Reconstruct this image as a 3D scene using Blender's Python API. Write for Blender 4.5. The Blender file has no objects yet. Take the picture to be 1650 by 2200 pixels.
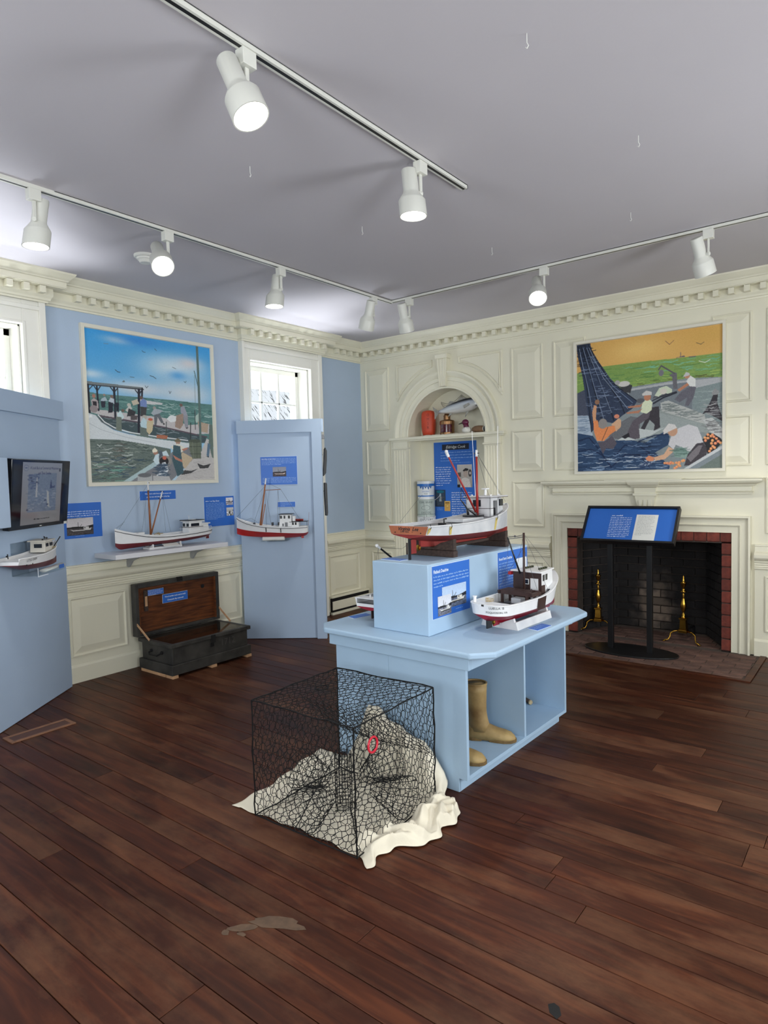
import bpy, bmesh, math, random
import numpy as np
from mathutils import Vector, Matrix
random.seed(7); np.random.seed(7)
SC = bpy.context.scene
COL = SC.collection
PI = math.pi
# ---------------------------------------------------------------- camera
CAM_H = 1.5
def make_camera():
    yaw, pitch, roll = 0.663639, -0.0553568, -0.025798
    f = Vector((-math.sin(yaw)*math.cos(pitch), math.cos(yaw)*math.cos(pitch), math.sin(pitch)))
    r = Vector((math.cos(yaw), math.sin(yaw), 0)); u = r.cross(f)
    r2 = math.cos(roll)*r + math.sin(roll)*u; u2 = -math.sin(roll)*r + math.cos(roll)*u
    cd = bpy.data.cameras.new('camera'); cd.sensor_fit = 'HORIZONTAL'; cd.sensor_width = 36.0
    cd.lens = 1397.5/1650*36.0; cd.clip_start = .05; cd.clip_end = 200
    c = bpy.data.objects.new('camera', cd); COL.objects.link(c)
    m = Matrix(((r2.x, u2.x, -f.x, 0), (r2.y, u2.y, -f.y, 0), (r2.z, u2.z, -f.z, CAM_H), (0, 0, 0, 1)))
    c.matrix_world = m; SC.camera = c
make_camera()
# ---------------------------------------------------------------- world, daylight, exposure
SC.view_settings.view_transform = 'Standard'; SC.view_settings.look = 'None'
SC.view_settings.gamma = 1.0; SC.view_settings.use_curve_mapping = False
SC.view_settings.exposure = -0.38
W = bpy.data.worlds.new('overcast_sky'); SC.world = W; W.use_nodes = True
W.node_tree.nodes['Background'].inputs[0].default_value = (.86, .93, 1.0, 1)
W.node_tree.nodes['Background'].inputs[1].default_value = 1.75
def area_light(name, loc, aim, sx, sy, power, col, spread=180):
    d = bpy.data.lights.new(name, 'AREA'); d.shape = 'RECTANGLE'; d.size = sx; d.size_y = sy
    d.energy = power; d.color = col; d.spread = math.radians(spread)
    o = bpy.data.objects.new(name, d); COL.objects.link(o); o.location = loc
    o.rotation_euler = (Vector(aim)-Vector(loc)).to_track_quat('-Z', 'Y').to_euler()
    return o
# the room's unseen windows (behind and right of the camera) and the two seen ones
DAY = (.90, .95, 1.0)
SPOT_W = 48.0
area_light('daylight_back_window', (-2.6, -1.66, 1.75), (-2.6, 3, 1.85), 1.0, 1.7, 62, DAY)
area_light('daylight_back_window', (-.2, -1.66, 1.75), (-.2, 3, 1.85), 1.0, 1.7, 62, DAY)
area_light('daylight_right_window', (1.86, .6, 1.45), (-3, .6, .9), 1.0, 1.4, 100, DAY)
area_light('daylight_right_window', (1.86, 3.4, 1.45), (-3, 3.4, .9), 1.0, 1.4, 100, DAY)
# sky above and sunlit ground below the two windows of the blue wall (both out of sight through the panes)
for wy in (1.69, 4.56):
    area_light('sky_over_left_window', (-5.75, wy, 3.45), (-4.7, wy, 1.6), .9, .7, 55, DAY)
    area_light('ground_glow_left_window', (-5.34, wy, .95), (-4.3, wy, 3.0), .8, .5, 44, DAY, 80)
# ---------------------------------------------------------------- helpers
XA, YB, H = -4.855, 5.832, 3.0          # left wall face, fireplace wall face, ceiling height
XR, YK = 1.6, -1.4                       # right and back walls (outside the picture)
def lin(c):
    r = []
    for v in c[:3]:
        v = v/255.0
        r.append(v/12.92 if v <= .04045 else ((v+.055)/1.055)**2.4)
    return (r[0], r[1], r[2], 1)
class Mat:
    def __init__(s, name):
        s.m = bpy.data.materials.new(name); s.m.use_nodes = True
        s.n = s.m.node_tree.nodes; s.l = s.m.node_tree.links; s.b = s.n['Principled BSDF']
    def node(s, t, **k):
        n = s.n.new(t)
        for a, v in k.items(): setattr(n, a, v)
        return n
    def link(s, a, b): s.l.new(a, b)
def mat(name, col, rough=.5, metal=0, var=.06, vs=8, bump=0, bs=60, spec=.5, stretch=None, col2=None, obj_rand=0):
    M_ = Mat(name); b = M_.b
    b.inputs['Roughness'].default_value = rough; b.inputs['Metallic'].default_value = metal
    b.inputs['Specular IOR Level'].default_value = spec
    tc = M_.node('ShaderNodeTexCoord'); mp = M_.node('ShaderNodeMapping')
    M_.link(tc.outputs['Object'], mp.inputs['Vector'])
    if stretch: mp.inputs['Scale'].default_value = stretch
    nz = M_.node('ShaderNodeTexNoise'); nz.inputs['Scale'].default_value = vs; nz.inputs['Detail'].default_value = 4
    M_.link(mp.outputs[0], nz.inputs['Vector'])
    c = lin(col); c2 = lin(col2) if col2 else tuple(min(1, x*(1-var*2)) for x in c[:3])+(1,)
    c1 = c if col2 else tuple(min(1, x*(1+var)) for x in c[:3])+(1,)
    rp = M_.node('ShaderNodeValToRGB'); rp.color_ramp.elements[0].position = .3; rp.color_ramp.elements[1].position = .7
    rp.color_ramp.elements[0].color = c2; rp.color_ramp.elements[1].color = c1
    M_.link(nz.outputs['Fac'], rp.inputs[0])
    out = rp.outputs[0]
    if obj_rand:
        oi = M_.node('ShaderNodeObjectInfo'); hs = M_.node('ShaderNodeHueSaturation')
        mr = M_.node('ShaderNodeMapRange'); mr.inputs['To Min'].default_value = 1-obj_rand; mr.inputs['To Max'].default_value = 1+obj_rand
        M_.link(oi.outputs['Random'], mr.inputs['Value']); M_.link(mr.outputs[0], hs.inputs['Value'])
        M_.link(out, hs.inputs['Color']); out = hs.outputs[0]
    M_.link(out, b.inputs['Base Color'])
    if bump:
        n2 = M_.node('ShaderNodeTexNoise'); n2.inputs['Scale'].default_value = bs; n2.inputs['Detail'].default_value = 3
        M_.link(mp.outputs[0], n2.inputs['Vector'])
        bp = M_.node('ShaderNodeBump'); bp.inputs['Strength'].default_value = bump; bp.inputs['Distance'].default_value = .01
        M_.link(n2.outputs['Fac'], bp.inputs['Height']); M_.link(bp.outputs[0], b.inputs['Normal'])
    return M_.m
def glassmat(name, tint=(1, 1, 1), gloss=.06, rough=.02):
    M_ = Mat(name); n = M_.n
    tr = M_.node('ShaderNodeBsdfTransparent'); tr.inputs[0].default_value = (*tint, 1)
    gl = M_.node('ShaderNodeBsdfGlossy'); gl.inputs['Roughness'].default_value = rough
    lw = M_.node('ShaderNodeLayerWeight'); lw.inputs[0].default_value = .5
    pw = M_.node('ShaderNodeMath', operation='POWER'); pw.inputs[1].default_value = 4.0; M_.link(lw.outputs['Facing'], pw.inputs[0])
    ma = M_.node('ShaderNodeMath', operation='MULTIPLY_ADD'); ma.inputs[1].default_value = .5; ma.inputs[2].default_value = .025; M_.link(pw.outputs[0], ma.inputs[0])
    mx = M_.node('ShaderNodeMixShader'); M_.link(ma.outputs[0], mx.inputs[0])
    M_.link(tr.outputs[0], mx.inputs[1]); M_.link(gl.outputs[0], mx.inputs[2])
    M_.link(mx.outputs[0], n['Material Output'].inputs['Surface'])
    return M_.m
def emit(name, col, s):
    M_ = Mat(name); e = M_.node('ShaderNodeEmission'); e.inputs[0].default_value = lin(col); e.inputs[1].default_value = s
    M_.link(e.outputs[0], M_.n['Material Output'].inputs['Surface']); return M_.m
def vcolmat(name, rough=.6, spec=.4):
    M_ = Mat(name); a = M_.node('ShaderNodeVertexColor'); a.layer_name = 'Col'
    M_.link(a.outputs[0], M_.b.inputs['Base Color']); M_.b.inputs['Roughness'].default_value = rough
    M_.b.inputs['Specular IOR Level'].default_value = spec
    return M_.m
def V(*a): return Vector(a)
class MB:
    def __init__(s): s.v = []; s.f = []
    def add(s, v, f):
        o = len(s.v); s.v += [tuple(x) for x in v]; s.f += [tuple(i+o for i in q) for q in f]; return s
    def box(s, x0, y0, z0, x1, y1, z1):
        x0, x1 = sorted((x0, x1)); y0, y1 = sorted((y0, y1)); z0, z1 = sorted((z0, z1))
        return s.add([(x0,y0,z0),(x1,y0,z0),(x1,y1,z0),(x0,y1,z0),(x0,y0,z1),(x1,y0,z1),(x1,y1,z1),(x0,y1,z1)],
                     [(0,3,2,1),(4,5,6,7),(0,1,5,4),(1,2,6,5),(2,3,7,6),(3,0,4,7)])
    def bar(s, a, b, w, h=None, up=(0, 0, 1)):
        a = Vector(a); b = Vector(b); d = (b-a).normalized(); up = Vector(up)
        if abs(d.dot(up)) > .99: up = Vector((1, 0, 0))
        x = d.cross(up).normalized()*(w/2); y = x.cross(d).normalized()*((h or w)/2)
        return s.add([a-x-y, a+x-y, a+x+y, a-x+y, b-x-y, b+x-y, b+x+y, b-x+y],
                     [(0,1,2,3),(7,6,5,4),(0,4,5,1),(1,5,6,2),(2,6,7,3),(3,7,4,0)])
    def loft(s, rings, cap=True, closed=True):
        n = len(rings[0]); o = len(s.v)
        for r in rings: s.v += [tuple(p) for p in r]
        for k in range(len(rings)-1):
            for i in range(n if closed else n-1):
                j = (i+1) % n
                s.f.append((o+k*n+i, o+k*n+j, o+(k+1)*n+j, o+(k+1)*n+i))
        if cap:
            s.f.append(tuple(o+i for i in reversed(range(n)))); s.f.append(tuple(o+(len(rings)-1)*n+i for i in range(n)))
        return s
    def cone(s, a, b, r0, r1, n=12, cap=True):
        a = Vector(a); b = Vector(b); d = (b-a).normalized()
        x = d.cross(Vector((0, 0, 1)) if abs(d.z) < .95 else Vector((1, 0, 0))).normalized(); y = d.cross(x)
        R = [[p+(x*math.cos(t)+y*math.sin(t))*r for t in [2*PI*i/n for i in range(n)]] for p, r in ((a, r0), (b, r1))]
        return s.loft(R, cap)
    def lathe(s, prof, n=20, o=(0, 0, 0), axis=(0, 0, 1), cap=True):
        a = Vector(axis).normalized(); x = a.cross(Vector((0, 0, 1)) if abs(a.z) < .95 else Vector((1, 0, 0))).normalized(); y = a.cross(x)
        if abs(a.z) >= .95: x = Vector((1, 0, 0)); y = Vector((0, 1, 0)) if a.z > 0 else Vector((0, -1, 0))
        o = Vector(o)
        R = [[o+a*h+(x*math.cos(t)+y*math.sin(t))*max(r, 1e-5) for t in [2*PI*i/n for i in range(n)]] for r, h in prof]
        return s.loft(R, cap)
    def tube(s, pts, r, n=6, closed=False):
        P = [Vector(p) for p in pts]; rings = []; m = len(P); nrm = None
        for i in range(m):
            if closed: d = (P[(i+1) % m]-P[i-1]).normalized()
            else: d = (P[min(i+1, m-1)]-P[max(i-1, 0)]).normalized()
            if nrm is None:
                nrm = d.cross(Vector((0, 0, 1)) if abs(d.z) < .9 else Vector((1, 0, 0))).normalized()
            else:
                nrm = (nrm-d*nrm.dot(d)).normalized()
            bi = d.cross(nrm); rr = r[i] if hasattr(r, '__len__') else r
            rings.append([P[i]+(nrm*math.cos(2*PI*k/n)+bi*math.sin(2*PI*k/n))*rr for k in range(n)])
        if closed: rings.append(rings[0]); return s.loft(rings, False)
        return s.loft(rings, True)
    def prism(s, poly, w0, w1, plane='xy'):
        f = {'xy': lambda u, v, w: (u, v, w), 'xz': lambda u, v, w: (u, w, v), 'yz': lambda u, v, w: (w, u, v)}[plane]
        return s.loft([[f(u, v, w0) for u, v in poly], [f(u, v, w1) for u, v in poly]])
    def sphere(s, c, r, nu=14, nv=9):
        rx, ry, rz = r if hasattr(r, '__len__') else (r, r, r); R = []
        for i in range(nv+1):
            a = PI*i/nv; q = max(math.sin(a), 1e-4)
            R.append([(c[0]+rx*q*math.cos(2*PI*k/nu), c[1]+ry*q*math.sin(2*PI*k/nu), c[2]-rz*math.cos(a)) for k in range(nu)])
        return s.loft(R)
    def xform(s, m):
        s.v = [tuple(m @ Vector(p)) for p in s.v]; return s
    def mesh(s, name, smooth=False):
        me = bpy.data.meshes.new(name); me.from_pydata(s.v, [], s.f); me.update()
        bm = bmesh.new(); bm.from_mesh(me); bmesh.ops.recalc_face_normals(bm, faces=bm.faces); bm.to_mesh(me); bm.free()
        if smooth: me.polygons.foreach_set('use_smooth', [True]*len(me.polygons))
        return me
    def obj(s, name, m, parent=None, smooth=False, bevel=0, seg=2, label=None):
        me = s.mesh(name, smooth); me.materials.append(m)
        return place(name, me, parent, bevel, seg, label)
def place(name, me, parent=None, bevel=0, seg=2, label=None):
    o = bpy.data.objects.new(name, me); COL.objects.link(o)
    if parent: o.parent = parent
    if bevel:
        b = o.modifiers.new('bevel', 'BEVEL'); b.width = bevel; b.segments = seg; b.limit_method = 'ANGLE'; b.angle_limit = .6
    if label: o['label'] = label
    return o
def smooth_angle(o, a=40):
    me = o.data; me.polygons.foreach_set('use_smooth', [True]*len(me.polygons))
    try: me.set_sharp_from_angle(angle=math.radians(a))
    except Exception: pass
    return o
def tag(o, label, cat, group=None):
    o['label'] = label; o['category'] = cat
    if group: o['group'] = group
    return o
def thing(name, label, cat, loc=(0, 0, 0), rz=0, group=None):
    o = bpy.data.objects.new(name, None); COL.objects.link(o); o.location = loc; o.rotation_euler = (0, 0, rz)
    o.empty_display_size = .05
    return tag(o, label, cat, group)
def struct(o, label=None):
    o['kind'] = 'structure'
    if label: o['label'] = label
    return o
def clone(o, parent=None):
    c = o.copy(); COL.objects.link(c); c.parent = parent
    for ch in list(o.children): clone(ch, c)
    return c
def sweep(path, prof, closed=False, ends=None):
    """mitred sweep of a (out, z) profile along a plan path; 'out' is to the right of travel"""
    P = [Vector((p[0], p[1])) for p in path]; n = len(P); R = []
    for i in range(n):
        d0 = (P[i]-P[i-1]).normalized() if i > 0 else None
        d1 = (P[i+1]-P[i]).normalized() if i < n-1 else None
        if d0 is None: d0 = d1
        if d1 is None: d1 = d0
        n0 = Vector((d0.y, -d0.x)); n1 = Vector((d1.y, -d1.x)); m = (n0+n1)
        m = m/ max(m.dot(n0), 1e-4) if m.length > 1e-4 else n0
        R.append([(P[i].x+m.x*o, P[i].y+m.y*o, z) for o, z in prof])
    return MB().loft(R, True)
def inset(poly, d):
    n = len(poly); out = []
    for i in range(n):
        p0 = Vector(poly[i-1]); p = Vector(poly[i]); p1 = Vector(poly[(i+1) % n])
        a = (p-p0).normalized(); b = (p1-p).normalized(); na = Vector((-a.y, a.x)); nb = Vector((-b.y, b.x))
        m = na+nb; k = m.dot(na); m = m/max(k, .35); out.append((p.x+m.x*d, p.y+m.y*d))
    return out
def raised_panel(poly, fn, name='panel', m=None, parent=None, fw=.05):
    """poly: ccw outline in (u, v); fn(u, v, out) -> world point. A moulded raised panel, proud of its ground"""
    R = []
    for d, w in ((0, 0), (.003, .012), (.011, .014), (.02, .002), (.026, .002), (.026+fw, .016)):
        R.append([fn(u, v, w) for u, v in inset(poly, d)])
    b = MB(); n = len(poly)
    for r in R: b.v += [tuple(p) for p in r]
    for k in range(len(R)-1):
        for i in range(n):
            j = (i+1) % n; b.f.append((k*n+i, k*n+j, (k+1)*n+j, (k+1)*n+i))
    b.f.append(tuple((len(R)-1)*n+i for i in range(n)))
    return b.obj(name, m, parent)
def rect(u0, v0, u1, v1): return [(u0, v0), (u1, v0), (u1, v1), (u0, v1)]
def text_mesh(s, size, shear=0, align='CENTER', bold=0):
    c = bpy.data.curves.new('txt', 'FONT'); c.body = s; c.size = size; c.align_x = align; c.align_y = 'CENTER'
    c.shear = shear; c.resolution_u = 2; c.offset = bold
    o = bpy.data.objects.new('txt', c); COL.objects.link(o)
    dg = bpy.context.evaluated_depsgraph_get(); dg.update()
    me = bpy.data.meshes.new_from_object(o.evaluated_get(dg)); bpy.data.objects.remove(o); bpy.data.curves.remove(c)
    return me
# ---------------------------------------------------------------- materials of the room
M_BLUE = mat('blue_wall_paint', (174, 192, 213), .55, var=.015, vs=3, bump=.05, bs=90)
M_CREAM = mat('cream_trim_paint', (228, 224, 203), .38, var=.012, vs=3, bump=.03, bs=50)
M_WHITE = mat('white_window_paint', (236, 234, 224), .4, var=.01)
M_CEIL = mat('white_ceiling_plaster', (194, 190, 196), .8, var=.012, vs=1.2, bump=.04, bs=40)
M_GLASS = glassmat('window_glass')
M_DARK = mat('dark_void', (14, 12, 11), .9, var=.2)
M_BLACK = mat('satin_black_metal', (17, 17, 19), .42, var=.1)
def wood_floor():
    M_ = Mat('dark_stained_pine'); b = M_.b
    geo = M_.node('ShaderNodeNewGeometry'); oi = M_.node('ShaderNodeObjectInfo')
    add = M_.node('ShaderNodeVectorMath', operation='ADD'); cmb = M_.node('ShaderNodeCombineXYZ')
    mul = M_.node('ShaderNodeMath', operation='MULTIPLY'); mul.inputs[1].default_value = 37.0
    M_.link(oi.outputs['Random'], mul.inputs[0]); M_.link(mul.outputs[0], cmb.inputs[2])
    M_.link(geo.outputs['Position'], add.inputs[0]); M_.link(cmb.outputs[0], add.inputs[1])
    mp = M_.node('ShaderNodeMapping'); mp.inputs['Scale'].default_value = (.8, 8, 1); M_.link(add.outputs[0], mp.inputs[0])
    gr = M_.node('ShaderNodeTexNoise'); gr.inputs['Scale'].default_value = 3.2; gr.inputs['Detail'].default_value = 8
    gr.inputs['Distortion'].default_value = .9; M_.link(mp.outputs[0], gr.inputs[0])
    rp = M_.node('ShaderNodeValToRGB'); e = rp.color_ramp.elements
    e[0].position = .22; e[0].color = lin((38, 20, 14)); e[1].position = .84; e[1].color = lin((88, 47, 27))
    m1 = e.new(.5); m1.color = lin((60, 30, 19))
    M_.link(gr.outputs['Fac'], rp.inputs[0])
    wn = M_.node('ShaderNodeTexNoise'); wn.inputs['Scale'].default_value = 2.1; wn.inputs['Detail'].default_value = 7
    wn.inputs['Roughness'].default_value = .68
    mp2 = M_.node('ShaderNodeMapping'); mp2.inputs['Scale'].default_value = (.7, 1.5, 1); M_.link(add.outputs[0], mp2.inputs[0]); M_.link(mp2.outputs[0], wn.inputs[0])
    wr = M_.node('ShaderNodeMapRange'); wr.inputs['From Min'].default_value = .47; wr.inputs['From Max'].default_value = .72
    M_.link(wn.outputs['Fac'], wr.inputs[0])
    wm = M_.node('ShaderNodeMath', operation='MULTIPLY'); wm.inputs[1].default_value = .62; M_.link(wr.outputs[0], wm.inputs[0])
    mix = M_.node('ShaderNodeMixRGB'); mix.inputs[2].default_value = lin((110, 76, 54)); M_.link(wm.outputs[0], mix.inputs[0]); M_.link(rp.outputs[0], mix.inputs[1])
    hs = M_.node('ShaderNodeHueSaturation'); mr = M_.node('ShaderNodeMapRange')
    mr.inputs['To Min'].default_value = .85; mr.inputs['To Max'].default_value = 1.35
    M_.link(oi.outputs['Random'], mr.inputs[0]); M_.link(mr.outputs[0], hs.inputs['Value']); M_.link(mix.outputs[0], hs.inputs['Color'])
    M_.link(hs.outputs[0], b.inputs['Base Color'])
    rr = M_.node('ShaderNodeMapRange'); rr.inputs['To Min'].default_value = .26; rr.inputs['To Max'].default_value = .58
    M_.link(wn.outputs['Fac'], rr.inputs[0]); M_.link(rr.outputs[0], b.inputs['Roughness'])
    b.inputs['Specular IOR Level'].default_value = .14
    bp = M_.node('ShaderNodeBump'); bp.inputs['Strength'].default_value = .12; bp.inputs['Distance'].default_value = .004
    M_.link(gr.outputs['Fac'], bp.inputs['Height']); M_.link(bp.outputs[0], b.inputs['Normal'])
    return M_.m
M_FLOOR = wood_floor()
M_BRICK = mat('red_brick', (128, 58, 44), .8, var=.25, vs=14, bump=.35, bs=45, obj_rand=.22, col2=(92, 42, 34))
M_HEARTHB = mat('worn_hearth_brick', (112, 82, 70), .85, vs=10, bump=.35, bs=40, obj_rand=.2, col2=(76, 56, 50))
M_MORTAR = mat('sooty_mortar', (74, 64, 58), .95, var=.2, vs=20, bump=.3)
M_GROUT = mat('hearth_mortar', (88, 76, 68), .95, var=.15, vs=20, bump=.3)
def soot_brick():
    M_ = Mat('sooty_firebrick'); b = M_.b; b.inputs['Roughness'].default_value = .9
    geo = M_.node('ShaderNodeNewGeometry'); sp = M_.node('ShaderNodeSeparateXYZ'); M_.link(geo.outputs['Position'], sp.inputs[0])
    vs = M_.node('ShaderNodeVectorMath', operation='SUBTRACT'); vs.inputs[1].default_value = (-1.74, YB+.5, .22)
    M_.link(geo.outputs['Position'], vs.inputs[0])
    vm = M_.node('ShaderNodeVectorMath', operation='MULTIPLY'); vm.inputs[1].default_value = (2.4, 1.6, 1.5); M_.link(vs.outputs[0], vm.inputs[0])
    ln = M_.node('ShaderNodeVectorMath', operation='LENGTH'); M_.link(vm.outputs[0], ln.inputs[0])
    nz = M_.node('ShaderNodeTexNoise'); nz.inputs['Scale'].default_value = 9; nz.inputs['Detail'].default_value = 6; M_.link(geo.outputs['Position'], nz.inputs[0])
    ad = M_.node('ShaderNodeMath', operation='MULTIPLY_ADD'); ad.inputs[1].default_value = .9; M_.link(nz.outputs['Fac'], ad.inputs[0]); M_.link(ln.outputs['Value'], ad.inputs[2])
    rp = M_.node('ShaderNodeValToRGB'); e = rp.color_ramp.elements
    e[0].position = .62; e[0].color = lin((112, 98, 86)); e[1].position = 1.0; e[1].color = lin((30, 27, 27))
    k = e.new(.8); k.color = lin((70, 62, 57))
    oi = M_.node('ShaderNodeObjectInfo'); hs = M_.node('ShaderNodeHueSaturation'); mr = M_.node('ShaderNodeMapRange')
    mr.inputs['To Min'].default_value = .7; mr.inputs['To Max'].default_value = 1.3; M_.link(oi.outputs['Random'], mr.inputs[0])
    M_.link(ad.outputs[0], rp.inputs[0]); M_.link(rp.outputs[0], hs.inputs['Color']); M_.link(mr.outputs[0], hs.inputs['Value']); M_.link(hs.outputs[0], b.inputs['Base Color'])
    bp = M_.node('ShaderNodeBump'); bp.inputs['Strength'].default_value = .5; bp.inputs['Distance'].default_value = .01
    n2 = M_.node('ShaderNodeTexNoise'); n2.inputs['Scale'].default_value = 40; M_.link(geo.outputs['Position'], n2.inputs[0]); M_.link(n2.outputs['Fac'], bp.inputs['Height']); M_.link(bp.outputs[0], b.inputs['Normal'])
    return M_.m
M_SOOT = soot_brick()
# ---------------------------------------------------------------- shell
o = struct(MB().box(XA-.3, YK-.3, -.12, XR+.3, YB+.7, -.014).obj('floor', M_DARK), 'dark stained wide plank wooden floor')
FLOOR = o
seams = [5.832, 5.67, 5.51, 5.35, 5.19, 5.04, 4.80, 4.635, 4.467, 4.327, 4.172, 4.015, 3.859, 3.716, 3.594, 3.49, 3.389, 3.297, 3.168,
         3.049, 2.961, 2.853, 2.67, 2.557, 2.454, 2.347, 2.22, 2.118, 2.01, 1.869, 1.723, 1.614, 1.514, 1.405, 1.32, 1.216, 1.115,
         .96, .82, .66, .5, .36, .2, .05, -.1, -.3, -.55, -.8, -1.1, -1.4]
joints = {1.405: [-2.149], .96: [-1.597], 2.01: [-.813], 3.049: [-.582], 4.327: [-.674], 1.115: [-2.67], 1.514: [-1.341], 1.869: [-2.717], 2.454: [-1.255]}
for i in range(len(seams)-1):
    y1, y0 = seams[i], seams[i+1]
    spans = [(XA, XR)] if y1 <= 5.05 else [(XA, -2.665), (-.755, XR)]
    js = joints.get(y0)
    if js is None: js = [random.uniform(-3.6, -2.6) if i % 3 == 0 else random.uniform(-1.2, .6)]
    for a, b in spans:
        cuts = [a]+[j for j in sorted(js+([js[0]+2.7] if js[0]+2.7 < 1 else [])) if a+.3 < j < b-.3]+[b]
        for k in range(len(cuts)-1):
            z = random.uniform(-.0012, 0)
            m = MB().box(cuts[k]+.001, y0+.0016, -.013, cuts[k+1]-.001, y1-.0016, z)
            m.obj('plank', M_FLOOR, FLOOR, bevel=.0012, seg=1)
M_WORN = mat('worn_bare_wood', (88, 66, 48), .6, var=.18, vs=30)
st = MB()
for (cx, cy, rx, ry, rot, n) in [(-1.62, 1.425, .095, .028, .45, 16), (-1.70, 1.335, .05, .018, .75, 12), (-1.725, 1.29, .014, .012, 0, 10), (-1.675, 1.318, .016, .008, .2, 8)]:
    pts = []
    for k in range(n):
        t = 2*PI*k/n; q = 1+random.uniform(-.25, .25); x = rx*q*math.cos(t); y = ry*q*math.sin(t)
        pts.append((cx+x*math.cos(rot)-y*math.sin(rot), cy+x*math.sin(rot)+y*math.cos(rot)))
    st.prism(pts, -.0006, .0005)
st.obj('worn_patch', M_WORN, FLOOR, label='pale worn patch where the floor finish has lifted')
MB().prism([(-.745, 1.645), (-.733, 1.66), (-.715, 1.655), (-.70, 1.632), (-.705, 1.612), (-.73, 1.622)], -.0006, .0006).obj('dark_spot', M_DARK, FLOOR, label='small black spot on the floor')
struct(MB().box(XA-.3, YK-.3, H, XR+.3, YB+.7, H+.12).obj('ceiling', M_CEIL), 'white plaster ceiling')
T = .28
W1 = (1.28, 2.10, .55, 2.63); W2 = (4.15, 4.965, .55, 2.63)
wl = MB()
for a, b in ((YK-.3, W1[0]), (W1[1], W2[0]), (W2[1], YB)): wl.box(XA-T, a, 0, XA, b, H)
for w in (W1, W2):
    wl.box(XA-T, w[0], 0, XA, w[1], w[2]); wl.box(XA-T, w[0], w[3], XA, w[1], H)
struct(wl.obj('wall_left', M_BLUE), 'pale blue painted wall above cream wainscot')
# far wall with the fireplace
NX0, NX1, NC, NR, NZ = -4.175, -3.225, -3.70, .475, 1.915
wf = MB()
wf.box(XA-T, YB, 0, NX0, YB+.25, H); wf.box(NX0, YB, 0, NX1, YB+.25, .86); wf.box(NX1, YB, 0, -2.381, YB+.25, H)
arc = [(NC+NR*math.cos(t), NZ+NR*1.03*math.sin(t)) for t in [PI-PI*k/28 for k in range(29)]]
wf.prism(arc+[(NX1, H), (NX0, H)], YB, YB+.25, 'xz')
wf.box(-2.381, YB, .985, -.995, YB+.25, H); wf.box(-.995, YB, 0, XR+T, YB+.25, H)
wf.box(NX0-.1, YB+.22, .8, NX1+.1, YB+.29, 2.5)
struct(wf.obj('wall_far', M_CREAM), 'cream panelled wall with arched niche and fireplace')
WALLF = bpy.data.objects['wall_far']
def wall_with_windows(name, plane):
    m = MB(); zs = (.75, 2.6)
    if plane == 'x':
        lo, hi = YK-.3, YB+.3; ws = [(.1, 1.1), (2.9, 3.9)]
        B = lambda a, b, z0, z1: m.box(XR, a, z0, XR+T, b, z1)
    else:
        lo, hi = XA-T, XR+T; ws = [(-3.1, -2.1), (-.7, .3)]
        B = lambda a, b, z0, z1: m.box(a, YK-T, z0, b, YK, z1)
    p = lo
    for a, b in ws: B(p, a, 0, H); B(a, b, 0, zs[0]); B(a, b, zs[1], H); p = b
    B(p, hi, 0, H)
    return struct(m.obj(name, M_CREAM))
wall_with_windows('wall_right', 'x'); wall_with_windows('wall_back', 'y')
# ---------------------------------------------------------------- cornice with dentils
BK = .06
path = [(XA+BK, YK), (XA+BK, 2.265), (XA, 2.265), (XA, 4.05), (XA+BK, 4.05), (XA+BK, 5.135), (XA, 5.135), (XA, YB), (XR, YB)]
prof = [(0, 2.795), (.010, 2.795), (.012, 2.808), (.022, 2.812), (.026, 2.826), (.036, 2.842), (.038, 2.846), (.038, 2.894), (.098, 2.896),
        (.098, 2.900), (.104, 2.902), (.104, 2.940), (.113, 2.944), (.116, 2.952), (.128, 2.962), (.148, 2.984), (.152, 2.988), (.156, H), (0, H)]
CORN = struct(sweep(path, prof).obj('trim_1', M_CREAM), 'cream dentil cornice under the ceiling')
dent = MB().box(-.02, -.014, 2.847, .02, .044, 2.893).mesh('dentil'); dent.materials.append(M_CREAM)
def dentils(p0, p1, out):
    p0 = Vector(p0); p1 = Vector(p1); d = (p1-p0); L = d.length; d.normalize(); nrm = Vector((d.y, -d.x))
    n = int(L/.109); s0 = (L-(n-1)*.109)/2
    for k in range(n):
        p = p0+d*(s0+k*.109)+nrm*out
        o = place('dentil', dent, CORN, bevel=0); o.location = (p.x, p.y, 0); o.rotation_euler = (0, 0, math.atan2(nrm.y, nrm.x)-PI/2)
dentils((XA+BK, .9), (XA+BK, 2.265+.05), .05); dentils((XA, 2.265+.14), (XA, 4.05-.05), .05)
dentils((XA+BK, 4.05-.05), (XA+BK, 5.135+.05), .05); dentils((XA, 5.135+.13), (XA, YB-.06), .05); dentils((XA+.06, YB), (.6, YB), .05)
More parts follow.
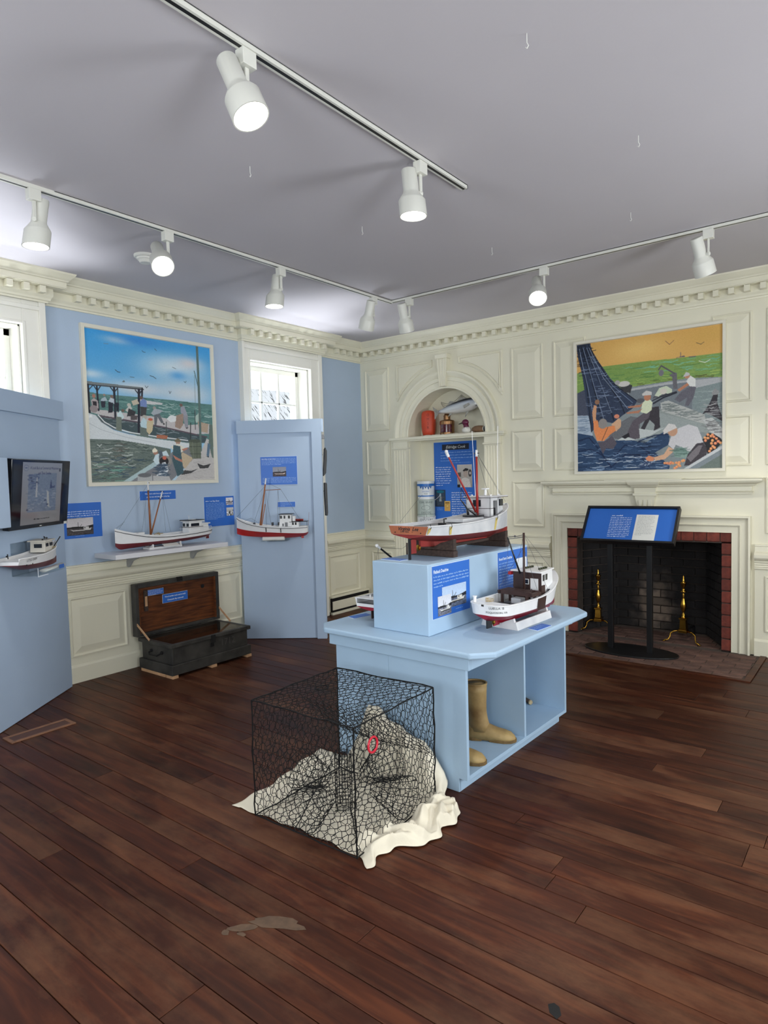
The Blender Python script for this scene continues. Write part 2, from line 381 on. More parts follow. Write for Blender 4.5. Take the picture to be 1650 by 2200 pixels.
# ---------------------------------------------------------------- windows
def window(name, w, label, roof):
    y0, y1, z0, z1 = w
    m = MB()
    for a, b in ((y0-.10, y0), (y1, y1+.165 if roof else y1+.16)):
        m.box(XA-.005, a, 0, XA+.045, b, 2.80); m.box(XA+.04, a+(.0 if a < y0 else .115), 0, XA+BK, a+.03 if a < y0 else b, 2.80)
        m.box(XA+.04, b-.02 if a < y0 else a, 0, XA+.052, b if a < y0 else a+.02, z1+.02)
    m.box(XA-.005, y0, z1, XA+.045, y1, 2.80); m.box(XA+.04, y0-.07, 2.735, XA+BK, y1+.12, 2.765); m.box(XA+.04, y0-.0, z1, XA+.052, y1+.0, z1+.02)
    m.box(XA-.26, y0, z1-.015, XA, y1, z1); m.box(XA-.26, y0, z0, XA, y0+.015, z1); m.box(XA-.26, y1-.015, z0, XA, y1, z1)
    m.box(XA-.27, y0-.01, z0-.03, XA+.09, y1+.01, z0)
    W_ = struct(m.obj(name, M_WHITE, bevel=.003, seg=1), label)
    ya, yb = y0+.015, y1-.015
    for (za, zb, xo) in ((1.62, z1-.015, -.17), (z0, 1.66, -.13)):
        s = MB(); x0, x1 = XA+xo, XA+xo+.04; st_ = .042
        s.box(x0, ya, za, x1, ya+st_, zb); s.box(x0, yb-st_, za, x1, yb, zb); s.box(x0, ya, zb-.05, x1, yb, zb); s.box(x0, ya, za, x1, yb, za+.05)
        sash = s.obj('sash', M_WHITE, W_, bevel=.003, seg=1)
        gy0, gy1, gz0, gz1 = ya+st_, yb-st_, za+.05, zb-.05; cols, rows = 3, 3
        for c in range(1, cols):
            y = gy0+(gy1-gy0)*c/cols; MB().box(x0+.006, y-.011, gz0, x1-.004, y+.011, gz1).obj('muntin', M_WHITE, sash, bevel=.003, seg=1)
        for r in range(1, rows):
            z = gz0+(gz1-gz0)*r/rows; MB().box(x0+.006, gy0, z-.011, x1-.004, gy1, z+.011).obj('muntin', M_WHITE, sash, bevel=.003, seg=1)
        for c in range(cols):
            for r in range(rows):
                MB().box(x0+.016, gy0+(gy1-gy0)*c/cols, gz0+(gz1-gz0)*r/rows, x0+.019, gy0+(gy1-gy0)*(c+1)/cols, gz0+(gz1-gz0)*(r+1)/rows).obj('pane', M_GLASS, sash)
window('window_1', W1, 'sunlit sash window behind the panel with the television', False)
window('window_2', W2, 'white sash window above the narrow display panel', True)
# neighbouring roof outside window two
def roofmat():
    M_ = Mat('pale_wood_shingles'); b = M_.b; b.inputs['Roughness'].default_value = .8
    tc = M_.node('ShaderNodeTexCoord'); mp = M_.node('ShaderNodeMapping'); mp.inputs['Scale'].default_value = (1.2, 7, 1); mp.inputs['Rotation'].default_value = (0, 0, .5)
    M_.link(tc.outputs['Object'], mp.inputs[0]); nz = M_.node('ShaderNodeTexNoise'); nz.inputs['Scale'].default_value = 2.6; nz.inputs['Detail'].default_value = 3
    M_.link(mp.outputs[0], nz.inputs[0]); rp = M_.node('ShaderNodeValToRGB'); e = rp.color_ramp.elements
    e[0].position = .36; e[0].color = lin((28, 28, 30)); e[1].position = .44; e[1].color = lin((225, 225, 225))
    M_.link(nz.outputs['Fac'], rp.inputs[0]); M_.link(rp.outputs[0], b.inputs['Base Color']); return M_.m
rf = MB()
rf.loft([[(-13.6, 7.0, 1.2), (-13.6, 20, 1.2), (-16.6, 20, 4.55), (-16.6, 7.0, 4.35)], [(-13.7, 7.0, 1.05), (-13.7, 20, 1.05), (-16.7, 20, 4.4), (-16.7, 7.0, 4.2)]])
rf.box(-16.6, 7.4, -1.5, -14.0, 19.6, 1.15)
tag(rf.obj('shingled_roof', roofmat()), 'pale shingled roof of the neighbouring building seen through the window', 'roof')
# ---------------------------------------------------------------- wainscot, chair rail, baseboard
rail = [(0, .0), (.034, .0), (.034, .118), (.026, .132), (.02, .136), (.02, .686), (.03, .69), (.034, .70), (.03, .706), (.036, .712), (.031, .722), (.037, .73),
        (.032, .74), (.038, .748), (.034, .757), (.042, .766), (.056, .772), (.064, .785), (.064, .808), (.05, .822), (.03, .828), (.024, .834), (.022, .872), (.028, .876), (.026, .886), (0, .888)]
for k, p in enumerate([[(XA, 2.265), (XA, 4.05)], [(XA, 5.135), (XA, YB), (-4.385, YB)], [(-3.055, YB), (-2.545, YB)], [(-.845, YB), (XR, YB)]]):
    t_ = struct(sweep(p, rail).obj('trim_%d' % (k+2), M_CREAM), 'cream panelled wainscot with moulded chair rail')
    if k == 0:
        for a, b in ((2.33, 2.79), (2.93, 3.50), (3.63, 3.965)): raised_panel(rect(a, .195, b, .648), lambda u, v, w: (XA+.02+w, u, v), m=M_CREAM, parent=t_)
    if k == 1:
        raised_panel(rect(5.19, .2, 5.70, .64), lambda u, v, w: (XA+.02+w, u, v), m=M_CREAM, parent=t_)
        raised_panel(rect(-4.73, .2, -4.44, .64), lambda u, v, w: (u, YB-.02-w, v), m=M_CREAM, parent=t_)
    if k == 2: raised_panel(rect(-2.99, .2, -2.61, .64), lambda u, v, w: (u, YB-.02-w, v), m=M_CREAM, parent=t_)
    if k == 3:
        for a, b in ((-.775, -.30), (-.2, .45)): raised_panel(rect(a, .195, b, .64), lambda u, v, w: (u, YB-.02-w, v), m=M_CREAM, parent=t_)
FB = lambda u, v, w: (u, YB-w, v)
for a, b, rows in ((-4.785, -4.445, 7), (-2.94, -2.612, 7), (-2.507, -2.2, 3), (-1.16, -.874, 3), (-.775, -.44, 7), (-.33, .1, 7), (.2, .63, 7)):
    for bit, (z0, z1) in ((1, (2.013, 2.712)), (2, (1.51, 1.908)), (4, (.972, 1.413))):
        if rows & bit: raised_panel(rect(a, z0, b, z1), FB, m=M_CREAM, parent=WALLF)
ra = .74
def spandrel(x0, x1):
    xa, xb = (x0+.014, x1) if x0 < NC-.3 else (x0, x1-.014)
    t0, t1 = math.acos((xa-NC)/ra), math.acos((xb-NC)/ra)
    arcp = [(NC+ra*math.cos(t), NZ+ra*math.sin(t)) for t in [t0+(t1-t0)*k/14 for k in range(15)]]
    ex = [(x1, arcp[-1][1])] if xb < x1 else []; e0 = [(x0, arcp[0][1])] if xa > x0 else []
    raised_panel(e0+arcp+ex+[(x1, 2.715), (x0, 2.715)], FB, m=M_CREAM, parent=WALLF, fw=.01)
spandrel(-4.335, -3.86); spandrel(-3.54, -3.035)
# ---------------------------------------------------------------- arched niche trim
NI = struct(MB().box(NX0-.245, YB-.06, 1.885, NX1+.225, YB+.22, 1.915).box(NX0-.225, YB-.045, 1.868, NX1+.205, YB, 1.886).obj('trim_6', M_CREAM, bevel=.004), 'cream shelf and moulded arch of the wall niche')
pr = [(.475, 0), (.475, .03), (.492, .034), (.497, .022), (.548, .026), (.552, .036), (.586, .04), (.592, .03), (.61, .044), (.63, .058), (.648, .058), (.652, 0)]
R = []
for k in range(41):
    t = PI-PI*k/40; R.append([(NC+r*math.cos(t), YB-o_, NZ+r*1.015*math.sin(t)) for r, o_ in pr])
smooth_angle(MB().loft(R).obj('archivolt', M_CREAM, NI), 30)
def keystone():
    m = MB(); zs = (2.415, 2.70); 
    def ring(z, hw): return [(NC-hw, YB, z), (NC-hw, YB-.07, z), (NC-hw*.72, YB-.07, z), (NC-hw*.62, YB-.062, z), (NC-hw*.5, YB-.07, z), (NC-hw*.28, YB-.07, z), (NC-hw*.18, YB-.062, z), (NC, YB-.066, z),
                             (NC+hw*.18, YB-.062, z), (NC+hw*.28, YB-.07, z), (NC+hw*.5, YB-.07, z), (NC+hw*.62, YB-.062, z), (NC+hw*.72, YB-.07, z), (NC+hw, YB-.07, z), (NC+hw, YB, z)]
    m.loft([ring(zs[0], .036), ring(zs[1], .062)])
    m.box(NC-.072, YB-.082, 2.70, NC+.072, YB, 2.745)
    return m.obj('keystone', M_CREAM, NI, bevel=.002, seg=1)
keystone()
def pilaster(x0, x1):
    w = x1-x0; pts = [(x0, YB), (x0, YB-.035)]; nfl = 5; fw = w*.12; gap = (w-.03-nfl*fw)/(nfl-1)
    for k in range(nfl):
        a = x0+.015+k*(fw+gap)
        for j in range(7):
            t = PI*j/6; pts.append((a+fw/2-fw/2*math.cos(t), YB-.035+.011*math.sin(t)))
    pts += [(x1, YB-.035), (x1, YB)]
    m = MB().prism(pts, .16, 1.775); m.box(x0, YB-.035, 1.775, x1, YB, 1.79)
    p = m.obj('pilaster', M_CREAM, NI)
    MB().box(x0-.012, YB-.05, 1.79, x1+.012, YB, 1.806).box(x0, YB-.038, 1.806, x1, YB, 1.87).obj('capital', M_CREAM, p, bevel=.003)
    MB().box(x0-.012, YB-.05, 0, x1+.012, YB, .14).box(x0-.006, YB-.043, .14, x1+.006, YB, .16).obj('plinth', M_CREAM, p, bevel=.003)
pilaster(-4.38, -4.185); pilaster(-3.235, -3.06)
# ---------------------------------------------------------------- fireplace
FP = thing('fireplace', 'brick fireplace with cream mantel shelf and dark sooty firebox', 'fireplace', (-1.69, YB, 0))
FPo = Vector((-1.69, YB, 0))
def fp(mb): return mb.xform(Matrix.Translation(-FPo))
bl = {}
def brick(x0, y0, z0, x1, y1, z1, m, rz=0, name='brick', parent=FP, off=FPo):
    key = (round(x1-x0, 3), round(y1-y0, 3), round(z1-z0, 3), m.name)
    if key not in bl:
        a, b, c = (x1-x0)/2, (y1-y0)/2, (z1-z0)/2; e = min(a, b, c)*.16
        me = MB().loft([[(s1*(a-q), s2*(b-q), z) for s1, s2 in ((-1, -1), (1, -1), (1, 1), (-1, 1))] for z, q in ((-c, e), (-c+e, 0), (c-e, 0), (c, e))]).mesh(name)
        me.materials.append(m); bl[key] = me
    o = place(name, bl[key], parent); o.location = Vector(((x0+x1)/2, (y0+y1)/2, (z0+z1)/2))-off
    o.rotation_euler = (random.uniform(-.008, .008), random.uniform(-.008, .008), rz+random.uniform(-.008, .008)); return o
fp(MB().box(-2.385, YB-.006, 0, -2.29, YB+.12, .99).box(-1.083, YB-.006, 0, -.99, YB+.12, .99).box(-2.385, YB-.006, .885, -.99, YB+.12, .99)).obj('mortar', M_MORTAR, FP)
for k in range(9):
    z = k*.0985+.004
    brick(-2.379, YB-.014, z, -2.294, YB+.11, z+.092, M_BRICK); brick(-1.082, YB-.014, z, -.997, YB+.11, z+.092, M_BRICK)
for k in range(14):
    x = -2.381+k*.099; brick(x+.003, YB-.014, .893, x+.096, YB+.11, .983, M_BRICK)
# firebox
lw0, lw1 = Vector((-2.293, YB+.11, 0)), Vector((-2.085, YB+.5, 0)); rw0, rw1 = Vector((-1.08, YB+.11, 0)), Vector((-1.29, YB+.5, 0))
m = MB(); m.loft([[(-2.293, YB+.1, 0), (-2.086, YB+.505, 0), (-1.289, YB+.505, 0), (-1.08, YB+.1, 0), (-.9, YB+.1, 0), (-.9, YB+.7, 0), (-2.5, YB+.7, 0), (-2.5, YB+.1, 0)],
                  [(-2.293, YB+.1, 1.3), (-2.086, YB+.505, 1.3), (-1.289, YB+.505, 1.3), (-1.08, YB+.1, 1.3), (-.9, YB+.1, 1.3), (-.9, YB+.7, 1.3), (-2.5, YB+.7, 1.3), (-2.5, YB+.1, 1.3)]])
m.box(-2.5, YB+.26, 1.3, -.9, YB+.7, 1.34)
fp(m).obj('firebox', M_MORTAR, FP)
def course_wall(p0, p1, inw, n, ztop=1.1):
    d = (p1-p0); L = d.length; d.normalize(); rz = math.atan2(d.y, d.x); bw = L/n; z = .006; c = 0
    while z < ztop:
        s = -bw/2 if c % 2 else 0
        while s < L-.02:
            a, b = max(s, 0)+.004, min(s+bw, L)-.004
            if b-a > .03:
                q = p0+d*((a+b)/2); hw = (b-a)/2
                brick(q.x-hw, q.y-.02, z, q.x+hw, q.y+.02, z+.066, M_SOOT, rz)
            s += bw
        z += .075; c += 1
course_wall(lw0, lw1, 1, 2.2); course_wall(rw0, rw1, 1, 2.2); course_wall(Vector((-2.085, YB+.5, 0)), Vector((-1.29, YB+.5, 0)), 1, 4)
# hearth
HE = thing('hearth', 'worn brick hearth with a wooden edging strip before the fireplace', 'hearth', (-1.69, 5.45, 0)); HO = Vector((-1.69, 5.45, 0))
MB().box(-2.62, 5.085, -.013, -.80, YB-.022, -.002).box(-2.29, YB-.022, -.013, -1.085, YB+.5, -.002).xform(Matrix.Translation(-HO)).obj('mortar_bed', M_GROUT, HE)
MB().box(-2.66, 5.045, -.013, -.757, 5.085, .008).xform(Matrix.Translation(-HO)).obj('wood_edging', M_FLOOR, HE, bevel=.002)
MB().box(-.80, 5.085, -.013, -.757, YB-.04, .008).xform(Matrix.Translation(-HO)).obj('wood_edging', M_FLOOR, HE, bevel=.002)
MB().box(-2.66, 5.085, -.013, -2.62, YB-.04, .008).xform(Matrix.Translation(-HO)).obj('wood_edging', M_FLOOR, HE, bevel=.002)
for r in range(13):
    y = 5.09+r*.0955
    xl, xr = (-2.615, -.803) if y+.09 < YB-.02 else ((-2.28+(y-YB)*.5, -1.09-(y-YB)*.5) if y > YB-.03 else (0, 0))
    if xl == xr or y > YB+.4: continue
    x = xl-(.1 if r % 2 else 0)
    while x < xr-.01:
        a, b = max(x, xl), min(x+.2, xr)
        if b-a > .03: brick(a+.004, y+.004, -.006, b-.004, y+.09, random.choice((.003, .004)), M_HEARTHB, name='brick', parent=HE, off=HO)
        x += .2
# surround architrave + mantel
def frame_sweep(xl, xr, zt, prof_):
    R = []
    for (x, z, sx, sz) in ((xl, 0, 1, 0), (xl, zt, 1, -1), (xr, zt, -1, -1), (xr, 0, -1, 0)):
        R.append([(x+sx*i, YB-o_, z+sz*i) for i, o_ in prof_])
    return MB().loft(R)
fp(frame_sweep(-2.518, -.873, 1.108, [(0, 0), (0, .052), (.014, .056), (.022, .042), (.032, .036), (.034, .03), (.068, .028), (.074, .036), (.084, .03), (.088, .022), (.132, .02), (.136, .024), (.137, 0)])).obj('architrave', M_CREAM, FP)
mp_ = [(0, 1.285), (.018, 1.285), (.022, 1.30), (.03, 1.304), (.018, 1.312), (.018, 1.345), (.04, 1.350), (.046, 1.362), (.07, 1.372), (.085, 1.378), (.088, 1.386), (.10, 1.39), (.10, 1.404), (.104, 1.41), (0, 1.41)]
pm = [(-2.50, YB), (-2.50, YB-.012), (-.885, YB-.012), (-.885, YB)]
fp(sweep(pm, mp_)).obj('mantel_shelf', M_CREAM, FP)
fp(MB().box(-2.0, YB-.118, 1.406, -1.36, YB, 1.416)).obj('shelf_top', M_CREAM, FP)
kb = MB()
kx = -1.674
kb.loft([[(kx-w, YB, z), (kx-w, YB-o_, z), (kx+w, YB-o_, z), (kx+w, YB, z)] for z, w, o_ in ((1.12, .055, .03), (1.272, .083, .05), (1.274, .098, .06), (1.292, .098, .06), (1.294, .088, .05), (1.34, .088, .055), (1.346, .104, .075), (1.36, .11, .09), (1.37, .125, .105), (1.39, .133, .118), (1.41, .135, .12))])
KB = fp(kb).obj('bracket', M_CREAM, FP)
for k in (-1, 0, 1):
    fp(MB().box(kx-.012+k*.04, YB-.0505, 1.13, kx+.012+k*.04, YB-.035, 1.235)).obj('flute', M_CREAM, KB)
# heater and register
HT = thing('baseboard_heater', 'cream baseboard heater under the wainscot near the corner', 'heater', (XA+.06, 5.45, 0))
ho = Matrix.Translation((-(XA+.06), -5.45, 0))
MB().box(XA+.036, 5.15, .03, XA+.05, 5.79, .20).box(XA+.05, 5.15, .185, XA+.085, 5.79, .20).xform(ho).obj('back_plate', M_CREAM, HT)
MB().box(XA+.085, 5.15, .055, XA+.095, 5.79, .15).box(XA+.06, 5.15, 0, XA+.09, 5.79, .028).xform(ho).obj('front_cover', M_CREAM, HT, bevel=.003)
MB().box(XA+.05, 5.155, .03, XA+.075, 5.785, .18).xform(ho).obj('dark_slot', M_DARK, HT)
FR = thing('floor_register', 'brown wooden floor register beside the television panel', 'floor vent', (-4.08, 1.755, 0))
M_REG = mat('brown_register_wood', (122, 84, 60), .6, var=.1, vs=20)
f_ = MB()
for a in ((-.065, -.19, .065, -.168), (-.065, .168, .065, .19), (-.065, -.168, -.043, .168), (.043, -.168, .065, .168)): f_.box(a[0], a[1], -.002, a[2], a[3], .006)
f_.obj('frame', M_REG, FR, bevel=.002)
MB().box(-.043, -.168, -.002, .043, .168, .0035).obj('insert', mat('dark_register_wood', (78, 46, 32), .5), FR)
PA="""S 230,238,240 667,184 343,116
S 225,225,225 778,361 320,119
S 225,222,222 368,360 310,67
S 215,225,230 245,49 138,29
S 210,225,235 31,293 127,35
S 225,215,215 809,141 132,53
S 60,140,215 381,34 219,43
S 90,165,225 703,238 95,39
P 92,132,128 -10,409 101,420 217,420 408,418 658,420 996,428 1005,718 496,732 -5,573
W 60,100,98 90 1,434 217,428 408,424 658,430 996,434 1000,615 431,559 97,508
W 125,165,155 70 1,428 217,428 408,424 658,430 996,434 1000,615 431,559 97,508
W 200,215,212 26 217,431 408,427 658,433 996,438 1002,567 432,534
P 205,205,205 359,431 566,446 551,460 435,462 365,452
P 195,190,190 2,540 97,523 206,530 361,538 577,551 769,592 976,575 990,650 807,657 575,621 359,588 95,558
P 72,88,92 71,561 359,591 582,616 930,673 929,720 764,722 572,692 356,668 169,643 87,597
W 150,160,165 26 82,567 359,597 582,621 905,674 887,708 572,685 356,662 169,634
L 95,80,90 14 73,562 359,591 582,620 939,676
P 120,128,130 -1,344 411,350 416,365 382,368 -1,368
L 55,58,66 9 1,366 416,363
L 40,42,52 22 10,367 13,543
L 40,42,52 18 71,373 76,527
L 46,50,60 24 193,370 193,567
L 70,86,92 13 219,374 217,529
L 44,46,58 28 379,368 364,656
L 40,42,52 20 405,359 399,425
L 46,50,60 10 50,369 73,402 97,367
L 46,50,60 11 167,369 192,400 219,371
L 46,50,60 11 351,372 378,402 399,372
L 46,50,60 9 -9,372 15,398 44,367
P 214,220,222 1,548 54,560 93,605 175,653 287,678 498,702 776,726 779,761 607,769 424,742 218,717 -2,718
L 110,118,122 9 60,563 93,602 175,646 287,671 498,694 773,718
L 235,238,238 10 71,558 112,601 182,636 301,664 498,685 765,706
L 185,192,196 6 2,613 91,655 259,696 496,732
P 235,238,238 1,564 26,559 32,576 1,579
P 105,118,112 1,717 218,717 424,742 614,771 612,833 469,872 233,1003 0,1000
W 60,74,72 60 4,729 218,725 423,750 569,782 470,860 248,977 5,980
W 150,160,150 60 4,729 218,725 423,750 569,782 470,860 248,977 5,980
W 205,210,205 30 3,746 151,742 352,786 276,953 5,980
W 46,72,100 30 2,833 213,837 420,847 248,983 5,985
W 120,170,150 26 1,863 212,873 311,922 207,995 5,991
W 90,80,74 16 171,741 258,733 252,873 179,874
P 176,198,200 220,1001 469,867 537,834 491,885 344,972 274,1002
P 128,130,134 274,1002 490,891 645,780 779,754 808,844 606,1002
P 196,178,150 714,792 809,837 726,917 681,832
P 196,192,188 640,999 809,839 885,776 938,686 995,718 1001,1000
W 170,166,162 26 676,990 824,851 918,775 996,753 996,987
P 70,70,70 840,874 897,891 966,877 939,911 863,914
P 74,74,74 692,960 725,924 781,931 847,914 780,948
E 170,120,105 47,436 12,13
P 178,165,165 27,466 46,450 74,466 75,515 34,512
P 50,46,52 36,469 64,469 66,501 38,497
E 150,140,140 43,520 28,24
E 150,130,120 120,424 9,8
P 170,185,195 100,449 126,435 144,463 93,464
P 52,54,66 93,464 128,464 123,506 97,508
E 130,110,100 174,431 12,12
P 190,200,208 147,463 164,438 190,445 188,478
P 44,46,58 147,466 182,472 176,535 144,540
P 44,46,58 199,468 225,469 219,523 203,524
E 110,90,80 394,421 13,12
P 120,140,190 382,448 408,424 436,440 434,484 385,481
P 70,70,72 384,483 435,484 424,544 382,550
E 190,190,180 298,478 15,13
P 196,196,190 267,514 302,481 322,498 293,531
P 60,60,64 294,500 348,521 333,552 278,556
P 90,84,86 306,548 361,545 353,576 305,579
P 196,186,166 317,450 359,434 378,463 329,479
E 120,100,90 250,518 12,10
P 200,220,222 205,542 233,519 258,563 240,579 211,566
P 116,126,116 198,561 238,564 234,661 194,651
E 180,176,166 413,554 19,15
P 190,214,220 376,599 403,555 430,578 428,634 382,630
P 105,118,112 373,621 421,631 440,693 373,683
P 204,190,156 430,578 484,572 471,645 444,674 424,653
E 196,100,80 459,567 19,9
E 160,155,150 495,486 13,13
P 168,175,182 464,526 495,489 550,495 561,504 534,521 489,537
P 106,110,116 490,534 534,521 565,583 546,591 518,548 505,605 490,606
P 50,50,54 557,584 579,595 561,601
E 120,95,90 719,450 14,11
P 156,158,170 713,504 715,464 746,456 772,520 744,528
P 150,150,158 732,525 772,520 772,612 745,607
P 160,138,124 669,529 736,509 729,594 701,625 659,611
P 44,44,50 745,610 776,612 760,621
P 176,112,86 502,672 595,675 587,701 501,697
P 225,228,228 592,556 623,529 673,532 668,571 622,580
L 70,80,76 9 588,579 582,672
L 60,64,66 12 796,578 786,738
P 176,196,186 836,529 878,493 894,512 884,573 843,569
P 180,160,140 859,561 959,576 948,645 873,634
L 60,60,62 8 838,482 837,622
L 96,116,112 30 881,3 883,299 881,540 878,776
L 80,100,98 9 848,189 878,306
L 120,136,136 4 848,222 844,522
P 104,120,112 967,576 1000,581 994,835 980,829 954,720
P 96,120,140 945,720 970,733 950,829 929,816
P 40,42,46 917,819 955,824 946,830
P 108,116,100 775,708 879,701 878,837 800,841 777,778
E 84,92,80 828,708 53,14
L 70,80,70 7 775,751 882,749
L 70,80,70 7 779,804 880,804
L 140,146,130 4 805,717 809,837
L 70,76,66 4 846,716 841,840
E 172,140,120 678,718 20,20
P 120,112,92 651,705 679,691 706,707 701,719 653,720
P 226,222,206 617,755 677,731 735,759 722,785 651,819
P 190,130,110 707,772 755,758 763,768 722,785
P 70,96,104 638,741 696,750 705,832 717,944 661,970 623,852
P 190,130,110 628,813 681,839 712,851 704,866 650,845
E 176,130,110 487,796 20,19
P 232,226,206 462,781 484,764 505,783 498,795 465,800
P 205,222,228 466,853 486,815 576,782 597,820 536,859 491,885
P 90,100,112 516,789 539,782 558,859 513,866
E 150,146,140 566,859 53,40
E 46,46,50 554,859 38,31
E 200,110,92 559,836 17,13
P 226,230,232 535,872 565,865 590,917 562,969 488,961 526,910
W 60,80,100 60 528,875 565,872 590,917 562,969 488,961
P 186,186,186 460,961 592,969 606,1005 460,1004
P 178,180,180 338,953 451,955 450,1002 336,1000
E 110,112,116 394,957 52,15
L 60,70,84 4 417,96 427,104 442,104
L 60,70,84 4 518,70 532,81
L 60,70,84 6 208,250 227,262 243,263
L 60,70,84 6 471,262 496,266 518,278
L 90,100,110 5 316,286 347,287
L 60,70,84 5 429,336 439,350 452,336
L 60,70,84 5 621,356 628,373 638,357
L 90,100,110 5 659,182 688,191
L 70,80,94 5 753,275 763,283 773,271
L 120,140,160 4 134,86 166,84
P 110,120,125 254,327 268,312 278,325"""
